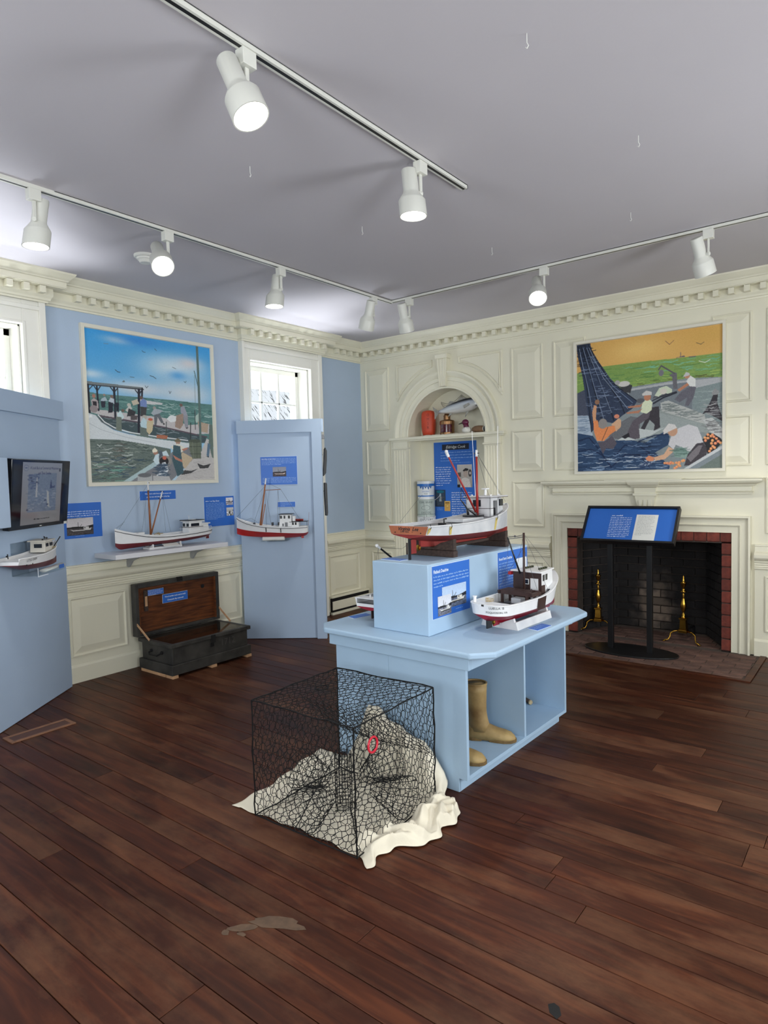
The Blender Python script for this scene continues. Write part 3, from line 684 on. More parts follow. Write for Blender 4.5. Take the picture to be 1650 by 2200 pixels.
PB="""S 214,170,90 908,62 181,80
S 240,200,120 453,101 270,114
P 128,160,84 -18,227 210,193 522,195 734,201 1006,199 1007,381 786,351 412,376 -18,379
W 96,140,80 60 -2,244 210,201 522,209 734,214 1000,214 995,353 412,354 -2,350
W 120,190,170 36 312,220 734,208 1000,208 995,313 590,295
W 170,190,100 36 -2,274 412,304 995,313 995,366 412,368 -2,350
W 90,90,50 20 412,340 995,340 995,373 412,372
P 138,148,150 -18,379 412,372 786,351 1007,367 1012,1015 -18,1000
P 180,182,184 384,387 657,365 998,370 998,400 837,431 818,456 384,459
P 120,128,134 384,402 657,382 811,380 812,578 591,583 399,490
P 132,146,146 818,429 998,400 1001,693 812,565
W 160,172,170 30 824,443 995,406 997,672 812,565
P 150,158,154 591,576 631,495 912,647 1001,779 1002,819 788,686 592,646
P 186,188,184 604,510 657,497 888,618 900,686 851,670 611,570
W 110,120,118 40 618,522 664,512 881,631 888,672 844,656 625,571
P 158,166,164 578,575 863,677 913,734 851,745 592,738 456,767 455,695
P 110,112,116 166,716 399,591 469,610 456,753 314,761
P 176,190,204 0,555 98,555 121,729 0,693
W 120,140,165 30 5,563 94,562 113,714 5,685
P 74,80,98 0,381 63,356 90,562 0,555
P 48,60,84 0,2 105,4 128,94 188,183 255,294 356,406 448,479 413,534 342,580 270,633 189,613 113,691 83,539 44,249 9,94
W 20,26,44 60 9,4 101,9 124,109 44,264 13,117
L 18,24,40 9 13,19 75,312 110,691
L 18,24,40 9 36,15 113,279 189,606
L 18,24,40 10 63,11 151,246 240,476 277,612
L 18,24,40 9 90,7 181,234 327,484 356,566
L 18,24,40 9 105,39 240,300 448,486
L 150,165,190 4 52,32 128,318 203,592
L 150,165,190 4 79,36 166,277 262,552
L 160,175,195 4 98,38 203,281 378,531
L 150,165,190 4 29,82 90,359 121,542
L 130,150,180 3 113,107 269,347 413,491
L 150,165,190 3 23,36 60,236
W 130,145,170 60 44,99 120,93 255,316 427,485 342,558 203,592 90,539
P 44,70,104 0,693 121,722 166,791 299,767 414,773 497,798 632,719 665,756 659,819 566,872 666,973 660,1010 0,1000
P 200,206,204 299,767 455,688 565,709 632,691 538,743 414,773
L 22,40,74 12 5,754 91,735 159,821 256,965
L 22,40,74 12 5,838 106,826 189,874 256,973
L 22,40,74 14 270,899 357,806 456,818 566,900
L 22,40,74 12 263,965 357,879 456,883 525,971
L 22,40,74 12 456,782 565,744 659,742
W 22,38,66 60 5,716 151,791 414,780 645,734 566,879 647,973 647,1005 5,995
W 150,175,205 70 5,716 151,791 414,780 645,734 566,879 647,973 647,1005 5,995
W 225,232,238 30 5,838 263,884 456,825 566,914 647,1005 5,995
P 60,60,64 284,319 356,334 412,361 398,417 356,406
E 210,206,200 352,344 43,21
E 170,168,168 305,329 19,17
P 90,92,98 551,474 591,407 644,388 683,423 677,464 591,470
P 205,214,190 564,454 597,401 644,390 683,419 677,457 631,439 591,463
E 214,208,196 624,428 23,21
P 104,102,112 697,493 742,442 805,407 837,417 818,497 787,549 765,544 780,487 729,517
P 226,226,222 773,370 801,335 833,362 833,417 796,410
E 196,140,110 779,333 18,20
P 200,200,200 751,340 773,305 795,317 795,331
P 190,130,100 716,426 780,384 792,399 729,441
P 106,104,110 663,317 683,333 690,417 716,419 712,305 696,299
L 90,88,96 14 610,241 643,266 696,306
L 90,88,96 12 593,267 610,241
E 120,118,126 610,293 17,23
L 40,42,54 16 557,510 624,473 709,446
L 40,42,54 10 551,488 624,459 709,439
P 60,56,62 544,537 595,534 602,689 558,712 565,666 531,628 497,698 469,689
P 96,88,96 378,705 413,628 496,569 544,537 524,614 455,659 463,760 428,766 385,749
P 40,38,44 332,743 385,713 392,743 357,759
P 222,228,196 469,567 482,497 523,464 551,502 544,558 510,581
E 190,130,100 516,460 24,26
P 206,204,200 479,432 509,410 547,424 547,447 482,447
P 186,128,100 377,517 469,510 486,497 469,528 385,528
P 186,128,100 367,560 455,552 482,539 455,573 374,571
E 90,90,96 468,481 28,17
P 214,160,120 117,541 132,483 151,491 144,588 162,634 125,624
E 150,110,84 155,462 18,19
P 236,146,90 125,609 159,604 166,657 226,660 292,649 299,687 248,721 204,767 151,761 129,692
P 220,176,140 255,647 313,599 331,615 328,666 292,701 284,656
E 220,140,110 299,584 19,16
E 150,144,140 196,632 33,39
L 60,50,50 5 189,762 233,664
P 92,86,96 155,768 204,770 263,729 299,789 270,832 219,823 196,867
P 214,212,214 656,819 678,750 724,703 788,680 845,703 870,773 883,828 839,819 795,879 757,850 705,821 692,855
E 206,160,130 685,722 32,36
P 222,218,214 622,712 658,665 698,674 714,699 645,730 626,743
P 226,180,146 659,833 702,859 633,923 566,932 559,907 626,888
P 230,150,110 501,913 525,892 559,907 559,932 518,936
P 70,64,70 764,961 783,893 839,819 883,814 908,870 896,917 815,976 758,975
P 126,120,124 776,920 808,880 852,833 877,834 852,895 802,948
P 140,166,156 686,862 744,836 789,879 770,920 699,911
W 90,120,110 20 692,862 744,843 783,879 764,913 699,904
L 60,76,110 12 442,998 518,935
L 60,76,110 10 484,999 525,938
L 60,76,110 10 526,999 536,939
P 36,36,40 876,794 913,748 968,764 1002,813 957,871 908,897 902,856
P 200,204,206 758,996 999,839 999,886 828,997
P 130,140,146 790,996 999,863 999,900 847,997
P 110,122,116 847,997 999,900 1000,1000
P 56,52,58 875,617 924,533 954,449 972,470 966,537 997,646 997,672 900,605
P 150,150,150 933,467 954,442 978,464 972,484 936,487
W 170,170,170 24 887,604 936,521 966,537 991,652
P 196,198,196 879,651 937,642 1001,726 1001,799 913,734
W 110,110,110 24 885,658 937,648 995,726 995,786 919,728
L 130,90,70 5 639,67 665,95 694,70
L 90,80,60 5 838,109 866,123 885,111
L 230,230,220 6 854,239 891,254 922,238
P 90,90,110 705,197 763,187 764,196 708,199
L 90,90,110 6 737,194 737,163
L 90,90,110 8 791,202 832,203
L 110,90,60 4 191,3 203,3
E 236,142,100 895,801 9,10
E 250,196,140 893,798 3,4
E 236,153,100 910,785 10,9
E 250,196,140 908,782 4,4
E 236,152,100 929,772 9,10
E 250,196,140 926,770 4,3
E 236,139,100 947,778 9,9
E 250,196,140 945,775 3,4
E 236,146,100 962,791 9,9
E 250,196,140 960,788 3,3
E 236,164,100 938,803 9,10
E 250,196,140 936,800 3,4
E 236,154,100 932,823 9,10
E 250,196,140 930,820 3,4
E 236,150,100 941,844 9,9
E 250,196,140 939,841 4,3
E 236,155,100 929,860 9,10
E 250,196,140 927,857 3,4
E 236,153,100 920,877 9,9
E 250,196,140 918,874 3,3
E 236,137,100 956,824 10,10
E 250,196,140 954,821 4,4
E 236,154,100 951,854 9,10
E 250,196,140 948,851 4,4
E 236,135,100 974,811 10,10
E 250,196,140 972,809 4,3
E 236,164,100 987,822 9,9
E 250,196,140 984,819 4,4
E 236,161,100 892,781 9,9
E 250,196,140 889,778 4,3
E 236,150,100 910,761 9,10
E 250,196,140 908,759 3,3
E 236,143,100 938,763 9,9
E 250,196,140 935,760 4,3
E 236,152,100 633,952 10,9
E 250,196,140 631,949 4,3
E 236,142,100 650,953 10,10
E 250,196,140 647,950 4,4
E 236,141,100 666,956 10,10
E 250,196,140 664,953 4,3
E 236,157,100 686,954 10,10
E 250,196,140 683,951 4,4
E 236,150,100 709,952 10,10
E 250,196,140 706,949 4,3
E 236,152,100 728,950 10,10
E 250,196,140 726,947 4,4
E 236,161,100 748,940 9,10
E 250,196,140 745,937 4,4
E 236,152,100 732,975 9,9
E 250,196,140 729,972 4,3
E 236,150,100 712,981 10,10
E 250,196,140 710,978 4,4
E 236,147,100 699,991 10,10
E 250,196,140 697,989 4,3
E 236,155,100 757,937 10,10
E 250,196,140 755,934 4,4
E 236,162,100 725,964 10,10
E 250,196,140 723,961 4,4
E 236,139,100 673,949 10,10
E 250,196,140 670,946 4,4"""
# ---------------------------------------------------------------- painted canvases (colour held on a fine grid of mesh points)
class Canvas:
    def __init__(s, w, h, top, bot):
        s.w, s.h = w, h; t = np.linspace(0, 1, h)[:, None, None]
        s.a = np.array(top, float)*(1-t)+np.array(bot, float)*t+np.zeros((h, w, 1))
        s.X, s.Y = np.meshgrid(np.arange(w)+.5, np.arange(h)+.5)
    def win(s, x0, y0, x1, y1):
        return slice(max(0, int(y0)), min(s.h, int(y1)+2)), slice(max(0, int(x0)), min(s.w, int(x1)+2))
    def mask(s, pts):
        P = np.array(pts, float)*[s.w/1000, s.h/1000]; sl = s.win(*P.min(0), *P.max(0)); X, Y = s.X[sl], s.Y[sl]
        m = np.zeros(X.shape, bool)
        for (x0, y0), (x1, y1) in zip(P, np.roll(P, -1, 0)):
            if y0 == y1: continue
            m ^= ((y0 > Y) != (y1 > Y)) & (X < (x1-x0)*(Y-y0)/(y1-y0)+x0)
        return sl, m
    def poly(s, c, pts):
        sl, m = s.mask(pts); n = np.random.normal(0, 5, m.shape)[..., None]; s.a[sl] = np.where(m[..., None], np.array(c)+n, s.a[sl])
    def line(s, c, wd, pts, alpha=1.0):
        P = np.array(pts, float)*[s.w/1000, s.h/1000]; r = max(.6, wd*s.w/1480/2)
        for (x0, y0), (x1, y1) in zip(P[:-1], P[1:]):
            sl = s.win(min(x0, x1)-r-1, min(y0, y1)-r-1, max(x0, x1)+r+1, max(y0, y1)+r+1); X, Y = s.X[sl], s.Y[sl]
            if X.size == 0: continue
            L = max((x1-x0)**2+(y1-y0)**2, 1e-6); t = np.clip(((X-x0)*(x1-x0)+(Y-y0)*(y1-y0))/L, 0, 1)
            k = np.clip(r+.5-np.hypot(X-x0-t*(x1-x0), Y-y0-t*(y1-y0)), 0, 1)[..., None]*alpha
            s.a[sl] = s.a[sl]*(1-k)+np.array(c)*k
    def ell(s, c, ctr, rad, soft=False):
        cx, cy = ctr[0]*s.w/1000, ctr[1]*s.h/1000; rx, ry = max(.8, rad[0]*s.w/1000), max(.8, rad[1]*s.h/1000)
        q = 1.6 if soft else 1; sl = s.win(cx-rx*q-1, cy-ry*q-1, cx+rx*q+1, cy+ry*q+1)
        d = np.hypot((s.X[sl]-cx)/rx, (s.Y[sl]-cy)/ry); k = (np.exp(-d*d*1.6)*.85 if soft else np.clip((1-d)*min(rx, ry)+.5, 0, 1))[..., None]
        s.a[sl] = s.a[sl]*(1-k)+np.array(c)*k
    def strokes(s, c, n, pts):
        sl, m = s.mask(pts); ys, xs = np.nonzero(m)
        if len(ys) == 0: return
        for _ in range(n):
            k = np.random.randint(len(ys)); x, y = (xs[k]+sl[1].start)*1000/s.w, (ys[k]+sl[0].start)*1000/s.h
            L = np.random.uniform(12, 45); b = np.random.uniform(-9, 5)
            s.line(np.array(c)+np.random.normal(0, 8), np.random.uniform(3, 9), [(x-L, y+b*.3), (x, y-b), (x+L, y+b*.5)], np.random.uniform(.4, .9))
    def run(s, src):
        for ln in src.strip().splitlines():
            k, c, *r = ln.split(); c = tuple(map(float, c.split(',')))
            wd = None
            if k in 'LW': wd = float(r[0]); r = r[1:]
            P = [tuple(map(float, q.split(','))) for q in r]
            if k == 'P': s.poly(c, P)
            elif k == 'L': s.line(c, wd, P)
            elif k == 'E': s.ell(c, P[0], P[1])
            elif k == 'S': s.ell(c, P[0], P[1], True)
            elif k == 'W': s.strokes(c, int(wd), P)
        return s
    def grain(s, sd): s.a += np.random.normal(0, sd, (s.h, s.w, 1)); return s
M_CANVAS = vcolmat('oil_paint_on_canvas', .5, .3); M_PRINT = vcolmat('printed_photo', .4, .3)
def canvas_mesh(name, cv, W_, H_, m):
    """grid in local XZ (facing -Y), origin at centre, 1 vertex per paint sample"""
    w, h = cv.w, cv.h; xs = np.linspace(-W_/2, W_/2, w); zs = np.linspace(H_/2, -H_/2, h)
    co = np.zeros((h, w, 3)); co[..., 0] = xs[None]; co[..., 2] = zs[:, None]
    i = np.arange(w*h).reshape(h, w); q = np.stack([i[:-1, :-1], i[1:, :-1], i[1:, 1:], i[:-1, 1:]], -1).reshape(-1, 4)
    me = bpy.data.meshes.new(name); me.vertices.add(w*h); me.vertices.foreach_set('co', co.ravel())
    me.loops.add(q.size); me.loops.foreach_set('vertex_index', q.ravel().astype(np.int32)); me.polygons.add(len(q))
    me.polygons.foreach_set('loop_start', np.arange(0, q.size, 4, dtype=np.int32)); me.update(calc_edges=True); me.validate()
    a = np.clip(cv.a, 0, 255)/255.0; a = np.where(a <= .04045, a/12.92, ((a+.055)/1.055)**2.4)
    ca = me.color_attributes.new('Col', 'FLOAT_COLOR', 'POINT'); rgba = np.ones((h*w, 4)); rgba[:, :3] = a.reshape(-1, 3)
    ca.data.foreach_set('color', rgba.ravel()); me.materials.append(m); return me
M_FRAME = mat('white_painted_frame', (226, 222, 206), .45, var=.02)
def painting(name, label, cv, W_, H_, loc, rz, fw, ft):
    T_ = thing(name, label, 'painting', loc, rz)
    o = place('canvas', canvas_mesh('canvas', cv, W_-2*fw+.004, H_-2*fw+.004, M_CANVAS), T_); o.location = (0, -ft*.55, 0)
    MB().box(-W_/2+.01, -ft*.5, -H_/2+.01, W_/2-.01, 0, H_/2-.01).obj('backing', M_FRAME, T_)
    for k, (x, z) in enumerate(((0, H_/2), (0, -H_/2), (-W_/2, 0), (W_/2, 0))):
        f = MB(); 
        if x == 0:
            s = 1 if z > 0 else -1
            R = [[(sx*(W_/2-i), -o_, s*(H_/2-i)) for i, o_ in ((0, 0), (0, ft), (fw*.85, ft), (fw, ft*.6), (fw, 0))] for sx in (-1, 1)]
        else:
            s = 1 if x > 0 else -1
            R = [[(s*(W_/2-i), -o_, sz*(H_/2-i)) for i, o_ in ((0, 0), (0, ft), (fw*.85, ft), (fw, ft*.6), (fw, 0))] for sz in (-1, 1)]
        f.loft(R).obj('frame_rail', M_FRAME, T_)
    return T_
cvA = Canvas(370, 370, (64, 158, 222), (190, 214, 226)).run(PA).grain(3)
cvB = Canvas(370, 350, (216, 168, 92), (238, 196, 120)).run(PB).grain(3)
painting('oyster_dock_painting', 'painting of watermen loading boats at a dock under blue sky, white frame', cvA, 1.215, 1.235, (XA, 3.135, 2.095), PI/2, .032, .03)
painting('net_hauling_painting', 'painting of fishermen hauling nets under a yellow sky above the mantel', cvB, 1.245, 1.195, (-1.676, YB, 2.067), 0, .026, .04)
# ---------------------------------------------------------------- signs and printed labels
M_SIGN = mat('blue_sign_print', (52, 108, 196), .35, var=.01, spec=.3)
M_SIGNTXT = mat('white_sign_lettering', (214, 226, 244), .4, var=.01)
M_SIGNBODY = mat('pale_sign_lettering', (150, 186, 232), .4, var=.01)
M_BOARD = mat('white_foam_board', (220, 228, 236), .5, var=.01)
M_INK = mat('black_lettering', (34, 32, 34), .5, var=.02)
M_NAVY = mat('navy_print', (20, 26, 48), .4, var=.02)
M_PAPER = mat('white_paper', (226, 226, 220), .6, var=.02)
def greek(x0, x1, ztop, n, lh, th, m, parent, y, seed=0, last=.6, just=True):
    """illegible body text: n lines of word-shaped ink"""
    r = random.Random(seed); b = MB()
    for k in range(n):
        z = ztop-k*lh; xe = x0+(x1-x0)*(last if k == n-1 else (1 if just else r.uniform(.8, 1))); x = x0
        while x < xe-.004:
            w = min(r.uniform(.9, 4.5)*th*1.1, xe-x); xx = x
            while xx < x+w:
                cw = min(th*.55, x+w-xx); up = th*(.5 if r.random() < .3 else .22); dn = th*(.45 if r.random() < .12 else .22)
                b.add([(xx, y, z-dn), (xx+cw*.82, y, z-dn), (xx+cw*.82, y, z+up), (xx, y, z+up)], [(0, 1, 2, 3)]); xx += cw
            x += w+th*.6
    return b.obj('body_text', m, parent)
def words(s, size, x, z, y, m, parent, shear=0, align='LEFT', sx=1, name='lettering', bold=0, label=None):
    me = text_mesh(s, size, shear, align, bold); me.materials.append(m)
    o = place(name, me, parent); o.location = (x, y, z); o.rotation_euler = (PI/2, 0, 0); o.scale = (sx, 1, 1)
    if label: o['label'] = label
    return o
def picture(cv, W_, H_, x, z, y, parent, name='photograph', border=None):
    o = place(name, canvas_mesh(name, cv, W_, H_, M_PRINT), parent); o.location = (x, y, z)
    return o
def sign(name, label, W_, H_, loc, rz=0, tilt=0, th=.005, cat='sign', mat_=None, group=None):
    """local frame: x right, z up, front face at y = -th"""
    T_ = thing(name, label, cat, loc, rz, group); T_.rotation_euler = (tilt, 0, rz)
    MB().box(-W_/2, -th*.6, -H_/2, W_/2, 0, H_/2).obj('board', M_BOARD, T_)
    MB().box(-W_/2+.0015, -th, -H_/2+.0015, W_/2-.0015, -th*.55, H_/2-.0015).obj('print', mat_ or M_SIGN, T_)
    return T_
def boat_photo(w, h, sky, sea, hull, seed, house=True):
    np.random.seed(seed); c = Canvas(w, h, sky, [min(255, x+20) for x in sky])
    c.poly([x*.35 for x in sea], [(0, 520), (300, 500), (700, 520), (1000, 430), (1000, 640), (0, 640)])
    c.poly(sea, [(0, 600), (1000, 590), (1000, 1000), (0, 1000)]); c.strokes([x*1.4 for x in sea], 30, [(0, 640), (1000, 640), (1000, 1000), (0, 1000)])
    c.strokes([x*.5 for x in sea], 30, [(0, 700), (1000, 700), (1000, 1000), (0, 1000)])
    c.poly(hull, [(120, 640), (250, 700), (760, 690), (930, 600), (880, 740), (240, 760)]); c.poly([x*.3 for x in hull], [(240, 755), (880, 735), (860, 790), (260, 800)])
    if house: c.poly(hull, [(620, 540), (820, 540), (820, 680), (620, 680)]); c.poly((40, 40, 44), [(650, 570), (700, 570), (700, 620), (650, 620)])
    c.line((50, 46, 44), 18, [(430, 690), (420, 260)]); c.line((50, 46, 44), 10, [(430, 680), (560, 380)])
    return c.grain(6)
def crowd_photo(w, h, seed):
    np.random.seed(seed); c = Canvas(w, h, (206, 204, 200), (150, 146, 140))
    for _ in range(26): c.ell(np.random.choice([30, 60, 110, 190, 230])*np.ones(3), (np.random.uniform(0, 1000), np.random.uniform(350, 1000)), (np.random.uniform(40, 140), np.random.uniform(40, 140)))
    return c.grain(6)
yS = -.0056
A90 = PI/2
# wall signs (left wall faces +x : local -y -> +x when rz = +90deg)
s = sign('boat_sign', 'large blue sign with a boat photograph, partly behind the television', .31, .27, (XA, 2.478, 1.222), A90)
greek(-.14, .135, .068, 4, .0165, .008, M_SIGNTXT, s, yS, 1); words('Boat', .017, -.14, .108, yS, M_SIGNTXT, s, bold=.0004)
picture(boat_photo(90, 60, (196, 190, 192), (70, 64, 66), (200, 196, 194), 5), .205, .13, -.02, -.045, yS, s); greek(-.06, .01, -.118, 1, .01, .005, M_SIGNBODY, s, yS, 2, 1)
s = sign('craft_sign', 'small blue two-line sign above the boat shelf', .34, .078, (XA, 3.135, 1.388), A90)
words("Watermen's crafts from steam to canoes and", .0152, 0, .014, yS, M_SIGNTXT, s, align='CENTER', sx=.88, bold=.0004)
words('get the men with the rigors of the Bay', .0152, 0, -.012, yS, M_SIGNTXT, s, align='CENTER', sx=.92, bold=.0004)
s = sign('buy_boat_sign', 'blue sign with two small photographs between shelf and display panel', .335, .272, (XA, 3.76, 1.217), A90)
words('or Buy Boat', .02, -.098, .095, yS, M_SIGNTXT, s, bold=.0003); greek(-.15, -.105, .095, 1, .01, .011, M_SIGNTXT, s, yS, 30, 1)
greek(-.15, .055, .073, 12, .0128, .0072, M_SIGNBODY, s, yS, 3)
picture(boat_photo(30, 28, (214, 210, 212), (190, 184, 188), (150, 146, 150), 6), .08, .068, .115, .086, yS, s); picture(crowd_photo(32, 32, 7), .08, .076, .118, -.01, yS, s)
# chest labels live with the chest; the display-panel signs with the panel below
# ---------------------------------------------------------------- model boats
M_BWHITE = mat('white_boat_paint', (226, 226, 226), .35, var=.02, vs=20)
M_BWORN = mat('weathered_white_boat_paint', (214, 214, 214), .5, vs=9, col2=(188, 190, 194))
M_MAROON = mat('maroon_bottom_paint', (104, 26, 36), .45, var=.08, vs=20)
M_RED = mat('red_bottom_paint', (176, 26, 30), .4, var=.06, vs=20)
M_BRICKR = mat('faded_red_bottom_paint', (140, 44, 40), .5, var=.1, vs=14)
M_CRIMS = mat('crimson_bottom_paint', (140, 14, 40), .4, var=.05)
M_TRIMB = mat('black_boat_trim', (24, 24, 28), .4)
M_MAST = mat('varnished_mast_wood', (150, 92, 54), .4, var=.12, vs=30, stretch=(1, 1, .1))
M_REDMAST = mat('red_mast_paint', (150, 40, 36), .4, var=.06)
M_BROWNP = mat('dark_brown_boat_paint', (56, 34, 28), .5, var=.12, vs=25)
M_ORW = mat('orange_varnished_transom', (168, 98, 66), .4, var=.1, vs=10)
M_RIG = mat('grey_rigging_line', (70, 70, 74), .7)
M_ROPE = mat('tan_rope', (176, 158, 122), .8, var=.15, vs=80)
M_BGLASS = mat('dark_boat_window', (30, 34, 40), .15)
M_GREYD = mat('grey_boat_deck', (120, 122, 126), .6, var=.05)
M_BRASS = mat('polished_brass', (196, 150, 62), .22, metal=1, var=.08, vs=20)
M_GREEN = mat('dark_green_fittings', (58, 62, 40), .6)
def cr(st, n):
    """catmull-rom resample of station rows"""
    S = np.array(st, float); k = len(S); out = []
    for t in np.linspace(0, k-1-1e-9, n):
        i = int(t); f = t-i; p0, p1, p2, p3 = S[max(i-1, 0)], S[i], S[min(i+1, k-1)], S[min(i+2, k-1)]
        out.append(.5*((2*p1)+(p2-p0)*f+(2*p0-5*p1+4*p2-p3)*f*f+(3*p1-p0-3*p2+p3)*f**3))
    return out
def hull(T_, st, mt, mb, dd=.012, md=None, n=26, rub=None, rubr=.0035, rubz=-.006, th=.007):
    """st rows: x, half beam at sheer, z sheer, half beam at waterline, z waterline, half beam chine, z chine, z keel, deck drop"""
    R = cr(st, n)
    b = MB().loft([[(x, -bw, zw), (x, -bc, zc), (x, 0, zk), (x, bc, zc), (x, bw, zw)] for x, bs, zs, bw, zw, bc, zc, zk, q in R])
    smooth_angle(b.obj('hull_bottom', mb, T_), 35)
    t = MB().loft([[(x, -bw, zw), (x, -bs, zs), (x, -max(bs-th, 0), zs), (x, -max(bs-th, 0), zs-q), (x, max(bs-th, 0), zs-q), (x, max(bs-th, 0), zs), (x, bs, zs), (x, bw, zw)] for x, bs, zs, bw, zw, bc, zc, zk, q in R])
    smooth_angle(t.obj('hull_topsides', mt, T_), 35)
    if md: MB().loft([[(x, -max(bs-th, .001), zs-q+.0015), (x, max(bs-th, .001), zs-q+.0015)] for x, bs, zs, bw, zw, bc, zc, zk, q in R], cap=False, closed=False).obj('deck', md, T_)
    if rub:
        for s_ in (-1, 1): MB().tube([(x, s_*(bs*(1+rubz*0)+.001), zs+rubz) for x, bs, zs, *_ in R], rubr, 5).obj('rub_rail', rub, T_)
    return R
def house(T_, x0, x1, hw, z0, z1, m, name='pilothouse', rake=0, roof=None, rover=.012, rth=.008, wins=(), wm=None, rm=None, bevel=.003, hw1=None):
    hw1 = hw1 or hw
    o = MB().loft([[(x0, -hw, z0), (x1, -hw1, z0), (x1, hw1, z0), (x0, hw, z0)], [(x0+rake*.3, -hw*.97, z1), (x1-rake, -hw1*.97, z1), (x1-rake, hw1*.97, z1), (x0+rake*.3, hw*.97, z1)]]).obj(name, m, T_, bevel=bevel)
    MB().box(x0+rake*.3-rover, -hw-rover, z1, x1-rake+rover, hw+rover, z1+rth).obj('roof', rm or m, T_, bevel=.002)
    for (face, a, b, za, zb) in wins:
        w = MB()
        if face == 'a': w.box(x0-.0015, a, za, x0+.01, b, zb)
        elif face == 'f': w.box(x1-rake*.8-.006, a, za, x1-rake*.5+.0025, b, zb)
        elif face == 's': w.box(a, -hw-.0015, za, b, -hw+.01, zb)
        elif face == 'p': w.box(a, hw-.01, za, b, hw+.0015, zb)
        w.obj('window', wm or M_BGLASS, T_)
    return o
def rig(T_, lines, r=.0009, m=None, name='rigging'):
    b = MB()
    for p in lines: b.tube(p, r, 4)
    return b.obj(name, m or M_RIG, T_)
# 1 -- white buy boat on the wall shelf (bow towards the camera's left)
B1 = thing('buy_boat_model', 'white and maroon model boat with two wooden masts on the wall shelf', 'model boat', (-4.70, 3.085, .962), -PI/2)
st = [(-.435, .045, .128, .040, .085, .02, .075, .07, .012), (-.38, .07, .122, .065, .078, .04, .058, .05, .012), (-.2, .088, .112, .084, .070, .06, .048, .036, .012), (0, .092, .108, .088, .066, .066, .044, .030, .012),
      (.18, .082, .120, .072, .064, .048, .040, .026, .012), (.33, .045, .152, .032, .064, .018, .036, .022, .012), (.40, .016, .173, .008, .066, .004, .034, .022, .01), (.437, .002, .186, .001, .075, .0006, .06, .05, .004)]
hull(B1, st, M_BWHITE, M_MAROON, rub=M_TRIMB, rubr=.0028, rubz=-.018)
house(B1, -.335, -.20, .05, .10, .195, M_BWHITE, rake=.006, rm=M_BWHITE, wins=[('s', -.232, -.215, .155, .18), ('s', -.262, -.245, .155, .18), ('s', -.30, -.275, .105, .155), ('f', -.04, -.012, .155, .18), ('f', .012, .04, .155, .18), ('p', -.30, -.22, .155, .18)], name='pilothouse')
MB().box(-.348, -.063, .203, -.187, .063, .209).obj('roof_edge', M_TRIMB, B1)
MB().box(-.34, -.0525, .147, -.196, .0525, .151).obj('house_band', M_BROWNP, B1)
house(B1, -.40, -.33, .046, .105, .168, M_BWHITE, name='deckhouse', wins=[('s', -.39, -.375, .135, .152), ('s', -.36, -.345, .135, .152)])
rl = MB()
for s_ in (-1, 1):
    for k in range(9):
        x = -.43+k*.03; rl.tube([(x, s_*(.055 if x > -.40 else .045), .118), (x, s_*(.055 if x > -.40 else .045), .146)], .0012, 4)
    rl.tube([(-.43, s_*.045, .146), (-.38, s_*.062, .143), (-.19, s_*.08, .135)], .0016, 4)
rl.obj('railing', M_BWHITE, B1)
m1 = MB().cone((.13, 0, .11), (.135, 0, .47), .009, .006, 10).obj('main_mast', M_MAST, B1, smooth=True)
MB().cone((.135, 0, .47), (.1355, 0, .545), .007, .0055, 10).obj('mast_head', M_BWHITE, m1, smooth=True)
MB().tube([(.135, -.014, .47), (.135, .014, .47)], .003, 5).tube([(.118, -.006, .53), (.135, 0, .535)], .003, 5).obj('mast_fitting', M_TRIMB, m1)
m2 = MB().cone((.12, -.005, .125), (.02, -.012, .40), .0065, .005, 10).obj('boom', M_MAST, B1, smooth=True)
MB().cone((.02, -.012, .40), (-.002, -.0135, .46), .006, .005, 10).obj('boom_tip', M_BWHITE, m2, smooth=True)
MB().tube([(.035, -.02, .405), (.005, -.004, .405)], .003, 5).tube([(.015, -.02, .462), (-.012, -.006, .455)], .0025, 5).obj('boom_fitting', M_TRIMB, m2)
MB().box(.20, -.03, .125, .255, .03, .142).obj('hatch', M_BWHITE, B1, bevel=.003)
rp = MB(); rr = random.Random(4)
for k in range(5):
    P = [(.005+rr.uniform(-.03, .03)+.02*math.sin(t*2.2+k), -.088-.006*math.sin(t*3+k)-.004*k*.3, .115-.02*abs(math.sin(t+k))+rr.uniform(-.006, .004)) for t in np.linspace(0, 5, 12)]
    rp.tube(P, .0035, 5)
rp.obj('rope_bundle', M_ROPE, B1)
rig(B1, [[(.135, 0, .52), (.40, 0, .18)], [(.135, 0, .5), (.16, .08, .125)], [(.135, 0, .5), (.16, -.08, .125)], [(.135, 0, .5), (.10, -.085, .12)], [(0, -.0135, .45), (-.06, -.08, .12)], [(0, -.0135, .45), (-.10, -.07, .12)],
         [(.42, 0, .185), (.37, .01, .22)], [(.425, 0, .19), (.35, 0, .235)]], .0008)
MB().tube([(-.235, 0, .205), (-.235, 0, .245)], .0018, 5).tube([(-.235, -.008, .24), (-.235, .008, .24)], .0015, 4).box(-.29, -.02, .203, -.25, .02, .213).obj('roof_fittings', M_BWHITE, B1)
MB().box(-.432, -.003, .035, -.405, .003, .085).obj('rudder', M_MAROON, B1)
MB().lathe([(.002, 0), (.012, .002), (.012, .006), (.002, .008)], 10, (-.398, 0, .052), (1, 0, 0)).obj('propeller', M_BWHITE, B1)
C1 = thing('boat_stand', 'low white wooden stand under the shelf boat', 'boat stand', (-4.70, 3.06, .961), -PI/2)
MB().box(-.15, -.05, 0, .15, .05, .016).obj('base', M_BWHITE, C1, bevel=.002)
for x, h_ in ((.12, .045), (-.135, .052)): MB().prism([(-.055, 0), (.055, 0), (.05, h_*.9), (.03, h_*.62), (0, h_*.36), (-.03, h_*.62), (-.05, h_*.9)], x-.006, x+.006, 'yz').obj('cradle', M_BWHITE, C1)
